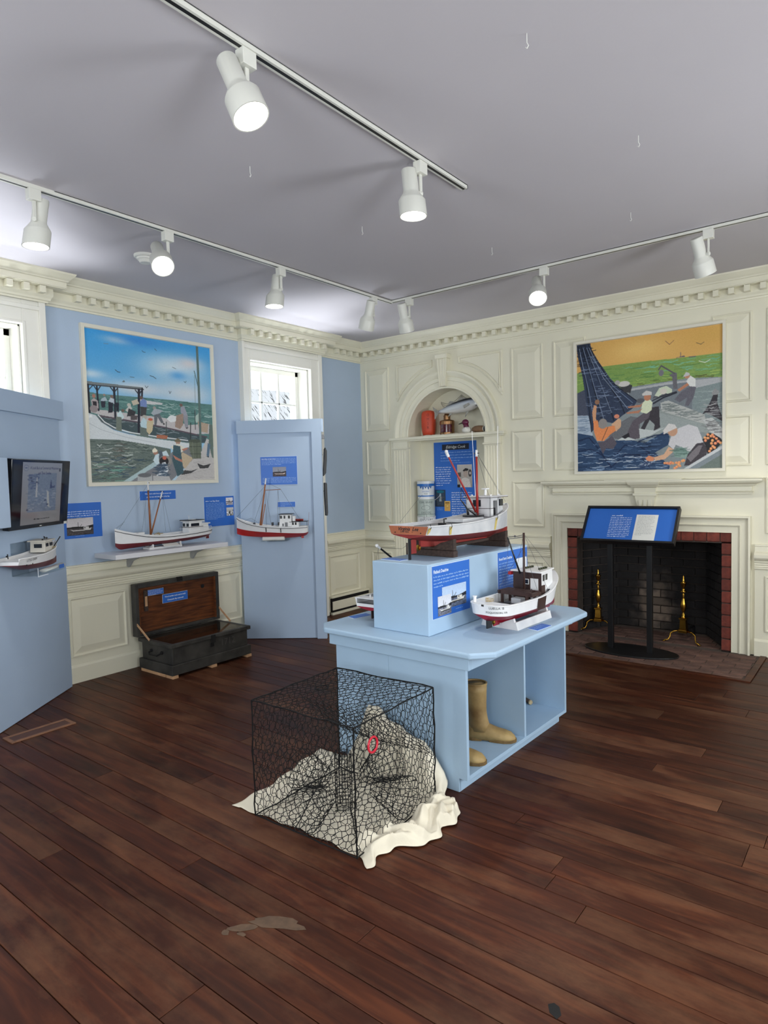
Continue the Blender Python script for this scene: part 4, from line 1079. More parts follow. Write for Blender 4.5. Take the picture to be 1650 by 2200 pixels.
# 2 -- Virginia Lee on the wooden cradle
B2 = thing('workboat_model', 'large weathered white and red model workboat with red masts on the tall box', 'model boat', (-1.975, 3.27, 1.056), math.atan2(1.03, .04))
st = [(-.515, .130, .182, .112, .133, .10, .128, .112, .018), (-.35, .145, .178, .135, .120, .09, .10, .082, .018), (-.1, .148, .178, .138, .112, .09, .085, .064, .018), (.15, .135, .192, .118, .106, .07, .078, .055, .014),
      (.33, .095, .214, .068, .102, .036, .072, .052, .012), (.45, .044, .236, .022, .10, .010, .068, .052, .01), (.515, .004, .25, .002, .10, .001, .075, .06, .006)]
hull(B2, st, M_BWORN, M_BRICKR, rub=M_BWORN, rubr=.005, rubz=-.004, md=M_BWORN)
MB().loft([[(-.517, -.129, .178), (-.517, -.112, .134), (-.517, .112, .134), (-.517, .129, .178)], [(-.521, -.129, .178), (-.521, -.112, .134), (-.521, .112, .134), (-.521, .129, .178)]]).obj('transom_board', M_ORW, B2)
def stern_text(T_, s, size, x, z, shear=0, m=None, bold=0):
    me = text_mesh(s, size, shear, 'CENTER', bold); me.materials.append(m or M_INK); o = place('lettering', me, T_); o.location = (x, 0, z)
    o.rotation_euler = (PI/2, 0, -PI/2); return o
stern_text(B2, 'Virginia  Lee', .027, -.5218, .163, .4, bold=.0006)
t_ = greek(-.05, .012, 0, 1, .01, .0065, M_INK, B2, 0, 77, 1); t_.location = (-.5216, 0, .1475); t_.rotation_euler = (0, 0, -PI/2)
t_ = stern_text(B2, 'VA', .008, -.5216, .1475); t_.location.y = -.03
for y in (-.085, .085): MB().cone((-.523, y, .144), (-.51, y, .144), .0032, .0032, 8).obj('exhaust_port', M_TRIMB, B2)
M_YEL = mat('yellowed_bare_patch', (206, 184, 104), .6, var=.1)
for x in (-.503, -.335, .16):
    r_ = [q for q in cr(st, 60)]; q = min(r_, key=lambda a: abs(a[0]-x))
    MB().loft([[(x-.012, -q[1]-.0012, q[2]-.012), (x+.012, -q[1]-.0012, q[2]-.012)], [(x-.006, -q[3]-.0022, q[4]+.004), (x+.012, -q[3]-.0022, q[4]+.004)]], cap=False, closed=False).obj('bare_wood_patch', M_YEL, B2)
    MB().tube([(x, -q[1]-.003, q[2]+.01), (x+.004, -q[1]-.005, q[2]-.012), (x-.006, -q[3]-.006, (q[2]+q[4])/2)], .002, 4).obj('lashing', M_TRIMB, B2)
# cabin open to starboard
cb = MB(); cx0, cx1 = .17, .37
cb.box(cx0, -.085, .185, cx0+.006, .085, .30); cb.box(cx0, .079, .185, cx1, .085, .30)
cb.box(cx0, -.085, .185, cx0+.035, -.079, .30); cb.box(cx0+.085, -.085, .185, cx0+.095, -.079, .30); cb.box(cx0+.035, -.085, .28, cx0+.095, -.079, .30)
cb.loft([[(cx0+.09, -.085, .19), (cx1, -.06, .19), (cx1, .06, .19), (cx0+.09, .085, .19)], [(cx0+.09, -.085, .295), (cx1-.02, -.055, .295), (cx1-.02, .055, .295), (cx0+.09, .085, .295)]])
cb.obj('cabin', M_BWORN, B2)
MB().box(cx0-.012, -.095, .30, cx1-.005, .095, .307).obj('cabin_roof', M_BWORN, B2, bevel=.002)
MB().box(cx0-.013, -.096, .298, cx1-.004, .096, .3005).box(cx0-.002, -.087, .232, cx0+.034, -.078, .235).box(cx0-.0015, -.087, .232, cx0+.002, .086, .235).obj('trim_strip', M_BROWNP, B2)
MB().box(cx0-.0015, -.02, .245, cx0+.002, .035, .285).obj('window', M_BGLASS, B2); MB().box(cx0+.115, -.0855, .245, cx0+.15, -.075, .285).obj('window', M_BGLASS, B2)
MB().box(cx0+.04, -.07, .19, cx0+.085, .06, .235).obj('engine_box', M_TRIMB, B2)
MB().cone((.27, .01, .307), (.275, .01, .345), .009, .008, 8).box(.255, -.006, .345, .295, .028, .353).obj('radar', M_BWHITE, B2, bevel=.002)
for x, y in ((.22, -.06), (.33, -.05), (.2, .06)): MB().sphere((x, y, .311), .006, 8, 5).obj('running_light', M_BWHITE, B2)
MB().box(-.10, -.07, .168, .12, .07, .188).obj('trunk_hatch', M_BWORN, B2, bevel=.003)
MB().box(-.34, -.10, .161, -.12, .10, .164).obj('cockpit_floor', M_GREYD, B2)
mm = MB().cone((.145, -.01, .17), (.147, -.01, .545), .0085, .006, 10).obj('mast', M_REDMAST, B2, smooth=True)
MB().cone((.147, -.01, .545), (.147, -.01, .585), .008, .0065, 10).obj('mast_head', M_BWHITE, mm, smooth=True)
MB().tube([(.147, -.028, .565), (.147, .008, .565)], .003, 5).obj('mast_fitting', M_RIG, mm)
bo = MB().cone((.135, -.005, .215), (-.082, .035, .545), .0065, .005, 10).obj('boom', M_REDMAST, B2, smooth=True)
MB().cone((-.082, .035, .545), (-.096, .0375, .568), .008, .009, 8).sphere((-.098, .038, .575), .01, 8, 6).obj('boom_tip', M_BWHITE, bo)
MB().cone((.175, .02, .30), (.165, .03, .70), .0022, .0014, 6).cone((.30, -.06, .307), (.305, -.065, .73), .0022, .0014, 6).obj('antenna', M_BWHITE, B2)
dr = MB().tube([(.03, .03, .29), (.05, .0, .24), (.10, -.03, .20)], [.003, .005, .009], 6).tube([(.10, .06, .275), (.08, .02, .235), (.06, .0, .205)], [.003, .005, .009], 6)
dr.tube([(.03, .03, .29), (.02, .02, .36), (.09, .02, .29)], .0022, 5).box(.06, -.06, .19, .14, .04, .197)
dr.obj('patent_tongs', M_TRIMB, B2)
rig(B2, [[(.147, -.01, .57), (.50, 0, .26)], [(.147, -.01, .57), (.36, -.05, .30)], [(.147, -.01, .57), (.40, .05, .26)], [(-.45, .11, .19), (-.25, .14, .30), (-.20, .14, .33)], [(-.2, .13, .19), (-.2, .13, .28), (-.19, .12, .20)], [(.08, -.06, .20), (.14, .03, .225)], [(.14, -.06, .20), (.06, .03, .225)]], .001)
MB().tube([(-.26, -.05, .165), (-.26, -.05, .20), (-.24, -.05, .20)], .005, 6).box(-.29, -.07, .165, -.27, -.03, .18).obj('winder', M_TRIMB, B2)
MB().box(-.50, -.004, .03, -.455, .004, .105).obj('rudder', M_BRICKR, B2); MB().box(-.515, -.005, .0, -.503, .005, .112).obj('rudder_post', M_TRIMB, B2)
MB().lathe([(.002, 0), (.017, .003), (.017, .007), (.002, .01)], 12, (-.44, 0, .055), (1, 0, 0)).obj('propeller', M_BRASS, B2)
MB().loft([[(x, -.006, zk+.01), (x, .006, zk+.01), (x, .005, max(zk-.03, .032)), (x, -.005, max(zk-.03, .032))] for x, zk in ((-.42, .09), (-.1, .064), (.2, .055), (.45, .055))]).obj('keel', M_BRICKR, B2)
C2 = thing('wooden_cradle', 'dark rough wooden cradle blocks under the large workboat', 'boat cradle', (-1.975, 3.27, 1.055), math.atan2(1.03, .04))
M_OLDW = mat('old_dark_timber', (74, 58, 50), .8, vs=14, stretch=(1, 6, 6), bump=.3, col2=(44, 34, 30))
for x, w_ in ((-.30, .15), (.27, .14)):
    MB().box(x-.02, -w_, 0, x+.02, w_, .034).obj('beam', M_OLDW, C2, bevel=.003)
    MB().prism([(-w_+.004, .035), (w_-.004, .035), (w_-.004, .098), (.06, .075), (.012, .050), (-.012, .050), (-.06, .075), (-w_+.004, .098)], x-.014, x+.014, 'yz').obj('chock', M_OLDW, C2, bevel=.003)
MB().box(-.30, -.02, .034, .27, .02, .05).obj('spine', M_OLDW, C2, bevel=.002)
# 3 -- Luella B, round stern
B3 = thing('round_stern_boat_model', 'white round-stern model boat with dark brown wheelhouse and crimson bottom', 'model boat', (-1.578, 3.20, .697), math.atan2(.70, .075))
st = [(-.352, .02, .146, .016, .092, .01, .085, .08, .012), (-.345, .06, .146, .05, .09, .03, .08, .07, .012), (-.315, .098, .144, .088, .088, .06, .072, .056, .012), (-.26, .118, .142, .110, .086, .08, .064, .046, .035), (-.1, .124, .142, .116, .085, .08, .056, .038, .045),
      (.06, .120, .148, .110, .086, .07, .052, .034, .045), (.17, .106, .168, .09, .088, .05, .05, .034, .02), (.27, .072, .196, .05, .092, .026, .048, .034, .008), (.33, .034, .218, .018, .096, .010, .05, .036, .006), (.356, .004, .232, .002, .10, .001, .06, .045, .004)]
hull(B3, st, M_BWHITE, M_CRIMS, rub=M_BWHITE, rubr=.003, rubz=-.003, n=34, th=.012, md=M_GREYD)
R3 = cr(st, 34)
MB().loft([[(x, -bs+.01, zs+.001), (x, bs-.01, zs+.001)] for x, bs, zs, *_ in R3 if x < -.245], cap=False, closed=False).obj('stern_deck', M_BWHITE, B3)
MB().loft([[(x, -bs+.006, zs+.001), (x, bs-.006, zs+.001)] for x, bs, zs, *_ in R3 if x > .13], cap=False, closed=False).obj('fore_deck', M_BWHITE, B3)
hb = MB(); hx0, hx1 = .07, .24
hb.loft([[(hx0, -.088, .12), (hx1, -.06, .12), (hx1, .06, .12), (hx0, .088, .12)], [(hx0, -.088, .258), (hx1-.01, -.062, .258), (hx1-.01, .062, .258), (hx0, .088, .258)]])
hb.obj('wheelhouse', M_BWHITE, B3, bevel=.002)
MB().box(hx0-.003, -.088, .11, hx0, .088, .258).box(hx0, -.0895, .11, hx0+.035, -.086, .19).obj('aft_bulkhead', M_BROWNP, B3)
MB().box(hx0-.005, -.07, .112, hx0-.003, -.022, .225).obj('door', M_BWHITE, B3); MB().sphere((hx0-.007, -.03, .165), .003, 6, 4).obj('door_knob', M_TRIMB, B3)
MB().box(hx0-.005, -.012, .19, hx0-.003, .018, .22).obj('window_frame', M_BWHITE, B3); MB().box(hx0-.0055, -.008, .194, hx0-.0045, .014, .216).obj('window', M_BGLASS, B3)
for x in (.085, .125): MB().loft([[(x, -.0885+(x-.07)*.165-.001, .212), (x+.028, -.0885+(x+.028-.07)*.165-.001, .212)], [(x, -.0885+(x-.07)*.155-.001, .245), (x+.028, -.0885+(x+.028-.07)*.155-.001, .245)]], cap=False, closed=False).obj('window', M_BGLASS, B3)
MB().loft([[(hx0-.02, -.096, z), (hx1+.005, -.066, z), (hx1+.005, .066, z), (hx0-.02, .096, z)] for z in (.258, .266)]).obj('roof', M_BWHITE, B3, bevel=.002)
for y0 in (-.05, .035):
    g = MB()
    for k in range(4): g.box(.12+k*.022, y0, .266, .132+k*.022, y0+.012, .276)
    g.obj('roof_rack', M_GREEN, B3)
MB().box(.06, .098, .235, .10, .118, .252).obj('running_light', M_RED, B3)
MB().cone((.035, .0, .10), (.04, .0, .475), .0075, .006, 8).obj('mast', M_BROWNP, B3, smooth=True)
MB().cone((.045, .03, .25), (-.035, .055, .455), .005, .004, 8).obj('boom', M_TRIMB, B3, smooth=True)
MB().tube([(.04, 0, .465), (.01, .02, .458), (-.03, .05, .455)], .002, 5).tube([(.04, .004, .452), (.01, .024, .448), (-.03, .054, .445)], .002, 5).sphere((0, .03, .458), .006, 6, 4).obj('tackle', M_RIG, B3)
cf = MB().box(-.07, -.105, .150, -.05, .09, .172).box(.0, -.105, .150, .02, .09, .172).box(-.07, -.115, .150, .02, -.095, .168).box(-.07, .08, .150, .02, .10, .168)
for x in (-.06, -.045, -.03, -.015, .0): cf.box(x-.003, -.09, .170, x+.003, .08, .175)
for x in (-.065, .012):
    for y in (-.08, .075): cf.box(x-.006, y-.006, .10, x+.006, y+.006, .152)
cf.obj('culling_frame', M_BROWNP, B3)
q = cr(st, 80)
sel = [a for a in q if -.04 < a[0] < .075]
MB().loft([[(x, -bw-.0025, zw-.012), (x, -bs-.0025, zs-.006)] for x, bs, zs, bw, zw, *_ in sel], cap=False, closed=False).obj('dredge_roller', M_BROWNP, B3)
MB().box(-.05, -.03, .10, .0, .03, .13).obj('engine', M_BWORN, B3, bevel=.004); MB().box(-.14, .0, .10, -.10, .06, .112).obj('dark_gear', M_TRIMB, B3)
MB().tube([(-.29+.018*math.cos(t), .0+.022*math.sin(t), .149+.0012*t) for t in np.linspace(0, 16, 48)], .0018, 4).obj('rope_coil', M_ROPE, B3)
MB().cone((-.32, .07, .146), (-.32, .07, .172), .009, .008, 8).cone((-.32, .07, .172), (-.32, .07, .177), .012, .012, 8).obj('bollard', M_BWHITE, B3)
rig(B3, [[(.04, 0, .47), (.34, 0, .235)], [(.04, 0, .47), (.11, -.10, .17)], [(.04, 0, .47), (.09, .105, .165)], [(-.033, .055, .45), (-.03, .058, .33), (-.045, .06, .29)], [(.04, 0, .40), (-.09, .10, .15)], [(.04, -.003, .38), (.06, -.08, .13)]], .0009)
st3 = st
def hull_text(T_, s, size, x, y, z, ang, m=M_INK, lean=0, sx=1):
    me = text_mesh(s, size, 0, 'CENTER'); me.materials.append(m); o = place('lettering', me, T_); o.location = (x, y, z); o.scale = (sx, 1, 1)
    o.rotation_euler = (PI/2+lean, 0, ang); return o
def wrap_stern(T_, s, size, z, a0):
    me = text_mesh(s, size, 0, 'CENTER'); me.materials.append(M_INK); Q = [a for a in cr(st, 400) if a[0] < -.2]
    line = []
    for a in Q:
        t = (z-a[4])/(a[2]-a[4]); line.append((a[0], a[3]+(a[1]-a[3])*t))
    path_ = [(x, w_) for x, w_ in reversed(line)]+[(x, -w_) for x, w_ in line]; P_ = np.array(path_); dd_ = np.r_[0, np.cumsum(np.hypot(*np.diff(P_, axis=0).T))]; mid = dd_[-1]/2+a0
    for v_ in me.vertices:
        k = mid+v_.co.x; x = np.interp(k, dd_, P_[:, 0]); y = np.interp(k, dd_, P_[:, 1]); zz = z+v_.co.y; lean_ = (v_.co.y)*.14
        nx, ny = x+.27, y; L_ = math.hypot(nx, ny); v_.co = (x+nx/L_*(.004+lean_*.6), y+ny/L_*(.004+lean_*.6), zz)
    place('lettering', me, T_)
wrap_stern(B3, 'LUELLA  B', .017, .130, .075); wrap_stern(B3, 'POQUOSON, VA', .0145, .108, .075)
MB().box(-.318, -.004, .015, -.275, .004, .075).obj('rudder', M_TRIMB, B3); MB().lathe([(.002, 0), (.014, .003), (.014, .007), (.002, .01)], 10, (-.268, 0, .04), (1, 0, 0)).obj('propeller', M_BRASS, B3)
MB().loft([[(x, -.004, zk+.01), (x, .004, zk+.01), (x, .003, z1), (x, -.003, z1)] for x, zk, z1 in ((-.26, .05, .018), (0, .036, .02), (.3, .04, .03))]).obj('keel', M_CRIMS, B3)
C3 = thing('wedge_boat_stand', 'white wedge-sided boat stand under the round-stern boat', 'boat stand', (-1.578, 3.20, .6965), math.atan2(.70, .075))
for x, w_ in ((-.20, .105), (.15, .085)): MB().prism([(-w_, 0), (w_, 0), (w_*.82, .058), (.04, .04), (.012, .026), (-.012, .026), (-.04, .04), (-w_*.82, .058)], x-.008, x+.008, 'yz').obj('cradle', M_BWORN, C3)
for s_ in (-1, 1): MB().loft([[(x, s_*w_, 0), (x, s_*(w_+.008), 0), (x, s_*(w_*.88+.008), .04), (x, s_*w_*.88, .04)] for x, w_ in ((-.208, .105), (.165, .085))]).obj('side_board', M_BWORN, C3)
# 4 -- the boat half hidden behind the box
B4 = thing('deadrise_boat_model', 'white deadrise model boat mostly hidden behind the tall blue box', 'model boat', (-2.283, 3.13, .697), PI/2+.03)
st = [(-.375, .102, .125, .092, .078, .07, .07, .058, .03), (-.25, .108, .122, .10, .074, .07, .058, .046, .035), (0, .11, .124, .10, .072, .066, .05, .036, .035), (.18, .094, .142, .078, .072, .046, .046, .032, .015), (.31, .046, .17, .028, .074, .014, .044, .032, .008), (.365, .004, .186, .002, .078, .001, .055, .042, .004)]
hull(B4, st, M_BWHITE, M_CRIMS, rub=M_BWHITE, rubr=.003, rubz=-.002, md=M_GREYD, th=.012)
MB().box(-.377, -.098, .122, -.32, .098, .127).obj('stern_deck', M_BWHITE, B4)
house(B4, .02, .17, .07, .09, .205, M_BROWNP, name='wheelhouse', rm=M_BROWNP, wins=[('a', -.02, .03, .15, .19)])
MB().cone((.0, .0, .09), (.005, 0, .40), .006, .005, 8).obj('mast', M_BROWNP, B4); bm_ = MB().cone((.0, .0, .235), (-.19, .055, .385), .0065, .0055, 8).obj('boom', M_TRIMB, B4)
MB().cone((-.19, .055, .385), (-.21, .0605, .40), .0065, .008, 8).sphere((-.213, .061, .402), .011, 8, 6).obj('boom_tip', M_BWHITE, bm_)
MB().cone((-.34, .02, .125), (-.34, .02, .142), .006, .006, 8).obj('bollard', M_BWHITE, B4)
rig(B4, [[(-.2, .06, .39), (-.19, .07, .25), (-.21, .08, .15)], [(-.2, .06, .39), (-.05, .0, .37), (.0, 0, .385)], [(-.2, .06, .39), (-.22, .07, .30), (-.2, .09, .14)]], .0009)
MB().box(-.36, -.004, .012, -.33, .004, .062).obj('rudder', M_BROWNP, B4); MB().lathe([(.002, 0), (.012, .003), (.012, .007), (.002, .01)], 10, (-.322, 0, .04), (1, 0, 0)).obj('propeller', M_BRASS, B4)
C4 = thing('plain_boat_stand', 'low brown stand under the half hidden deadrise boat', 'boat stand', (-2.283, 3.13, .6965), PI/2+.03)
for x in (-.22, .17): MB().prism([(-.07, 0), (.07, 0), (.07, .05), (.04, .036), (0, .024), (-.04, .036), (-.07, .05)], x-.008, x+.008, 'yz').obj('cradle', M_OLDW, C4)
# 5 -- red-bottomed boat on the narrow panel, 6 -- Little Creek on the television panel (placed with the panels)
# ---------------------------------------------------------------- display panels
M_PANEL = mat('blue_grey_panel_paint', (168, 187, 210), .6, var=.012, vs=4, bump=.03)
M_ACR = glassmat('clear_acrylic', (.96, .98, .98)); M_TVB = mat('glossy_black_plastic', (12, 12, 15), .12)
PM = thing('freestanding_exhibit_board', 'narrow blue-grey display panel angled in front of the window', 'exhibit board', (-4.782, 3.945, 0), math.atan2(.414, .594))
MB().box(0, 0, .004, .70, .03, 2.03).obj('face_board', M_PANEL, PM)
MB().box(.69, -.022, .0, .78, .03, 2.04).obj('end_stile', M_PANEL, PM, bevel=.002)
MB().box(-.005, -.022, 1.92, .692, .03, 2.04).obj('header_board', M_PANEL, PM, bevel=.002)
d2 = (-.832, .555)
P2 = thing('freestanding_exhibit_board', 'second panel of the folding pair, edge-on behind the narrow panel', 'exhibit board', (-4.142, 4.391, 0), math.atan2(.555, -.832))
MB().box(.0, .0, .004, .78, .03, 2.04).obj('face_board', M_PANEL, P2); MB().box(.0, -.02, 1.92, .78, .0, 2.04).obj('header_board', M_PANEL, P2)
def on_p2(name, label, cat, a, z0, z1, o0, o1, prof_, m):
    T_ = thing(name, label, cat, (-4.142+d2[0]*a, 4.391+d2[1]*a, z0), math.atan2(.555, -.832)); MB().prism(prof_, -.02, .02, 'yz').obj('body', m, T_, bevel=.002)
    MB().tube([(0, -o0, (z1-z0)*.75), (0, .0, (z1-z0)*.75)], .004, 6).obj('hook', M_BLACK, T_); return T_
on_p2('sign_edge', 'grey edge of a small board high on the panel side', 'board', .03, 1.856, 1.895, .02, .03, [(0, 0), (-.035, 0), (-.025, .04), (0, .04)], M_GREYD)
on_p2('black_paddle', 'black tool with pointed ends hanging on the panel edge', 'tool', .06, 1.512, 1.778, .02, .06, [(-.02, .0), (-.045, .03), (-.055, .15), (-.058, .235), (-.045, .266), (-.036, .25), (-.03, .16), (-.022, .06)], M_BLACK)
on_p2('hanging_gauge', 'long thin black tool hanging lower on the panel edge', 'tool', .06, 1.144, 1.451, .025, .06, [(-.03, 0), (-.048, 0), (-.052, .03), (-.05, .29), (-.046, .307), (-.026, .307), (-.024, .2)], M_BLACK)
rzM = math.atan2(.414, .594); cM, sM = math.cos(rzM), math.sin(rzM)
def onM(x, y, z): return (-4.782+x*cM-y*sM, 3.945+x*sM+y*cM, z)
s = sign('dredge_boat_sign', 'blue sign with small boat photograph high on the narrow panel', .342, .262, onM(.376, 0, 1.574), rzM)
greek(-.158, .158, .108, 5, .0128, .0068, M_SIGNBODY, s, yS, 11); greek(-.158, -.02, .108, 1, .01, .0085, M_SIGNTXT, s, yS-.0003, 12, 1)
picture(boat_photo(52, 36, (132, 136, 150), (62, 50, 56), (216, 196, 186), 15, False), .125, .088, .005, -.01, yS, s); greek(-.155, .158, -.068, 4, .0128, .0068, M_SIGNBODY, s, yS, 13, .9)
s = sign('small_panel_label', 'tiny blue label beside the mast on the narrow panel', .166, .05, onM(.436, 0, 1.26), rzM); greek(-.055, .065, .014, 4, .0095, .005, M_SIGNBODY, s, yS, 14, .4, False)
# 5 -- red-bottomed boat on its acrylic bracket
B5 = thing('red_bottom_boat_model', 'white model boat with bright red bottom mounted on the narrow panel', 'model boat', onM(.318, -.085, .952), rzM+PI)
st = [(-.325, .03, .115, .024, .056, .012, .05, .045, .008), (-.29, .06, .112, .054, .05, .03, .034, .02, .01), (-.15, .076, .110, .07, .054, .045, .03, .006, .01), (.05, .076, .122, .068, .066, .04, .036, .012, .01), (.2, .058, .150, .044, .08, .022, .05, .024, .01), (.29, .024, .182, .014, .094, .007, .07, .036, .008), (.333, .002, .206, .001, .105, .0006, .08, .05, .004)]
hull(B5, st, M_BWHITE, M_RED, rub=M_TRIMB, rubr=.0025, rubz=-.014)
house(B5, -.185, -.07, .05, .11, .222, M_BWHITE, rake=.012, rm=M_TRIMB, rth=.005, wins=[('p', -.10, -.082, .185, .212), ('p', -.13, -.115, .185, .212), ('p', -.172, -.155, .185, .212), ('f', -.02, .0, .185, .212), ('f', .015, .035, .185, .212)], name='pilothouse')
house(B5, -.25, -.175, .045, .10, .152, M_BWHITE, rm=M_TRIMB, rth=.004, wins=[('p', -.205, -.19, .125, .148), ('p', -.23, -.215, .125, .148)], name='aft_house')
MB().box(-.15, .0505, .112, -.125, .0515, .15).box(-.115, .0505, .115, -.10, .0515, .14).obj('doors', M_GREYD, B5)
MB().box(-.325, -.045, .152, -.24, .045, .156).obj('canopy', M_TRIMB, B5); MB().cone((-.32, .03, .11), (-.32, .03, .152), .0015, .0015, 5).cone((-.32, -.03, .11), (-.32, -.03, .152), .0015, .0015, 5).obj('canopy_post', M_TRIMB, B5)
MB().loft([[(x, 0, .158), (x, w_, .172), (x, w_, .176), (x, -w_, .176), (x, -w_, .172)] for x, w_ in ((-.285, .004), (-.265, .018), (-.23, .018), (-.20, .003))]).obj('tender', M_BRICKR, B5)
MB().box(-.215, -.02, .158, -.19, .03, .205).obj('funnel_house', M_BWHITE, B5, bevel=.003)
m5 = MB().cone((.115, 0, .12), (.055, 0, .50), .0085, .0065, 10).obj('mast', M_MAST, B5, smooth=True); MB().cone((.055, 0, .50), (.047, 0, .555), .007, .005, 10).obj('mast_head', M_BWHITE, m5)
MB().cone((.068, 0, .445), (-.085, 0, .45), .003, .003, 6).obj('yard', M_MAST, B5); MB().cone((.06, .004, .32), (.10, .004, .125), .004, .005, 6).obj('boom', M_MAST, B5)
rig(B5, [[(.06, 0, .48), (.33, 0, .205)], [(.05, 0, .52), (-.085, 0, .452)], [(-.085, 0, .452), (-.26, 0, .16)], [(-.06, 0, .45), (-.055, .03, .125)], [(-.06, 0, .45), (-.07, -.03, .125)], [(.06, 0, .45), (.16, .06, .145)], [(.06, 0, .45), (.04, .07, .13)], [(.055, 0, .44), (.03, -.07, .13)], [(.25, .03, .17), (.19, .03, .195), (.14, .03, .16)]], .001)
for x in (.045, -.09): 
    q = min(cr(st, 60), key=lambda a: abs(a[0]-x)); MB().tube([(x, q[1]+.003, q[2]-.012), (x, q[3]+.005, q[4]+.004)], .004, 5).obj('fender', M_TRIMB, B5)
MB().cone((-.33, 0, .115), (-.34, .0, .235), .0012, .001, 5).obj('flagstaff', M_MAST, B5); MB().box(-.285, -.003, .0, -.262, .003, .045).obj('rudder', M_RED, B5)
MB().lathe([(.002, 0), (.014, .002), (.014, .005), (.002, .007)], 10, (-.258, 0, .022), (1, 0, 0)).obj('propeller', M_TRIMB, B5)
for x in (.17, .0, -.06): MB().box(x-.006, -.02, .12, x+.006, .02, .15).obj('winch', M_TRIMB, B5)
A5 = thing('acrylic_bracket', 'clear acrylic bracket holding the red-bottomed boat', 'bracket', onM(.335, 0, .93), rzM)
MB().box(-.12, -.14, 0, .12, 0, .004).box(-.12, -.004, 0, .12, 0, .14).obj('shelf', M_ACR, A5); MB().box(-.012, -.17, .006, .012, -.05, .018).obj('support', M_ACR, A5)
N5 = thing('rolled_papers', 'roll of white papers tucked under the red-bottomed boat', 'paper roll', onM(.33, -.115, .954), rzM)
pts = [(.019*(1-.02*t)*math.cos(t), .019*(1-.02*t)*math.sin(t)) for t in np.linspace(0, 14, 60)]
MB().loft([[(-.10, u, v) for u, v in pts], [(.10, u, v) for u, v in pts]], cap=False, closed=False).obj('sheets', M_PAPER, N5, smooth=True); MB().cone((-.095, 0, 0), (.095, 0, 0), .014, .014, 12).obj('core', M_PAPER, N5)
# ---------------------------------------------------------------- television panel
rzL = math.atan2(.801, -.599); cL, sL = math.cos(rzL), math.sin(rzL)
def onL(x, y, z): return (-4.765+x*cL-y*sL, 2.295+x*sL+y*cL, z)
PL = thing('freestanding_exhibit_board', 'wide blue-grey display panel carrying the television', 'exhibit board', (-4.765, 2.295, 0), rzL)
MB().box(-1.25, 0, .004, .0, .03, 2.08).obj('face_board', M_PANEL, PL); MB().box(-1.25, -.022, 1.965, .035, .03, 2.10).obj('header_board', M_PANEL, PL, bevel=.002)
TV = thing('television', 'black flat television showing a poster about commercial watermen', 'television', onL(-.445, -.085, 1.443), rzL); TV.rotation_euler = (.105, 0, rzL)
MB().box(-.35, -.012, -.222, .35, .03, .222).obj('bezel', M_TVB, TV, bevel=.004); MB().box(-.2, .03, -.15, .2, .06, .15).obj('rear_case', M_TVB, TV, bevel=.01)
MB().box(-.335, -.0128, -.198, .335, -.0115, .208).obj('screen', mat('dark_screen_glass', (16, 17, 24), .08), TV)
np.random.seed(9); cv = Canvas(120, 110, (124, 130, 142), (118, 116, 116))
cv.poly((96, 108, 128), [(150, 190), (860, 170), (860, 800), (150, 800)]); cv.strokes((60, 72, 104), 60, [(150, 200), (380, 200), (380, 440), (150, 440)]); cv.strokes((84, 96, 116), 90, [(150, 430), (860, 430), (860, 800), (150, 800)]); cv.strokes((140, 146, 152), 50, [(150, 430), (860, 430), (860, 800), (150, 800)])
cv.poly((40, 48, 84), [(690, 400), (710, 290), (725, 290), (735, 370), (760, 400), (830, 370), (810, 420), (690, 425)]); cv.poly((150, 152, 156), [(340, 250), (365, 250), (380, 560), (335, 560)]); cv.poly((150, 152, 150), [(610, 470), (660, 470), (700, 740), (640, 720)])
for x, y in ((210, 250), (230, 300), (350, 320), (580, 620), (640, 690), (150, 760)): cv.ell((36, 42, 70), (x, y), (26, 12))
cv.ell((96, 102, 124), (85, 95), (62, 48)); cv.ell((128, 134, 146), (85, 95), (50, 38)); cv.ell((70, 80, 110), (85, 95), (34, 10)); cv.poly((40, 44, 60), [(920, 90), (955, 90), (955, 150), (920, 150)])
scr = Mat('lit_screen_image'); a_ = scr.node('ShaderNodeVertexColor'); a_.layer_name = 'Col'; scr.link(a_.outputs[0], scr.b.inputs['Emission Color']); scr.b.inputs['Emission Strength'].default_value = .75
scr.b.inputs['Base Color'].default_value = (.02, .02, .025, 1); scr.b.inputs['Roughness'].default_value = .1
o = place('screen_image', canvas_mesh('screen_image', cv, .475, .40, scr.m), TV); o.location = (.0, -.0134, .004)
M_SCRT = mat('blue_screen_lettering', (24, 30, 96), .3)
words('A Look Back at Commercial Watermen', .026, .02, .168, -.0139, M_SCRT, TV, align='CENTER', sx=.82); words('and Their Families', .026, .02, .135, -.0139, M_SCRT, TV, align='CENTER', sx=.82); greek(-.09, .10, -.165, 1, .01, .010, M_TRIMB, TV, -.0139, 44, 1)
MB().box(.30, -.0136, -.222, .338, -.012, -.204).obj('sticker', M_PAPER, TV); MB().box(-.012, -.0132, -.214, .012, -.012, -.209).obj('badge', M_PAPER, TV)
MBX = thing('mount_box', 'pale blue box mounted beside the television at the picture edge', 'box', onL(-1.0, 0, 1.25), rzL)
MB().box(-.12, -.13, 0, .14, 0, .415).obj('body', M_PANEL, MBX, bevel=.004); MB().box(.1405, -.10, .02, .143, -.02, .40).obj('side_plate', M_BOARD, MBX)
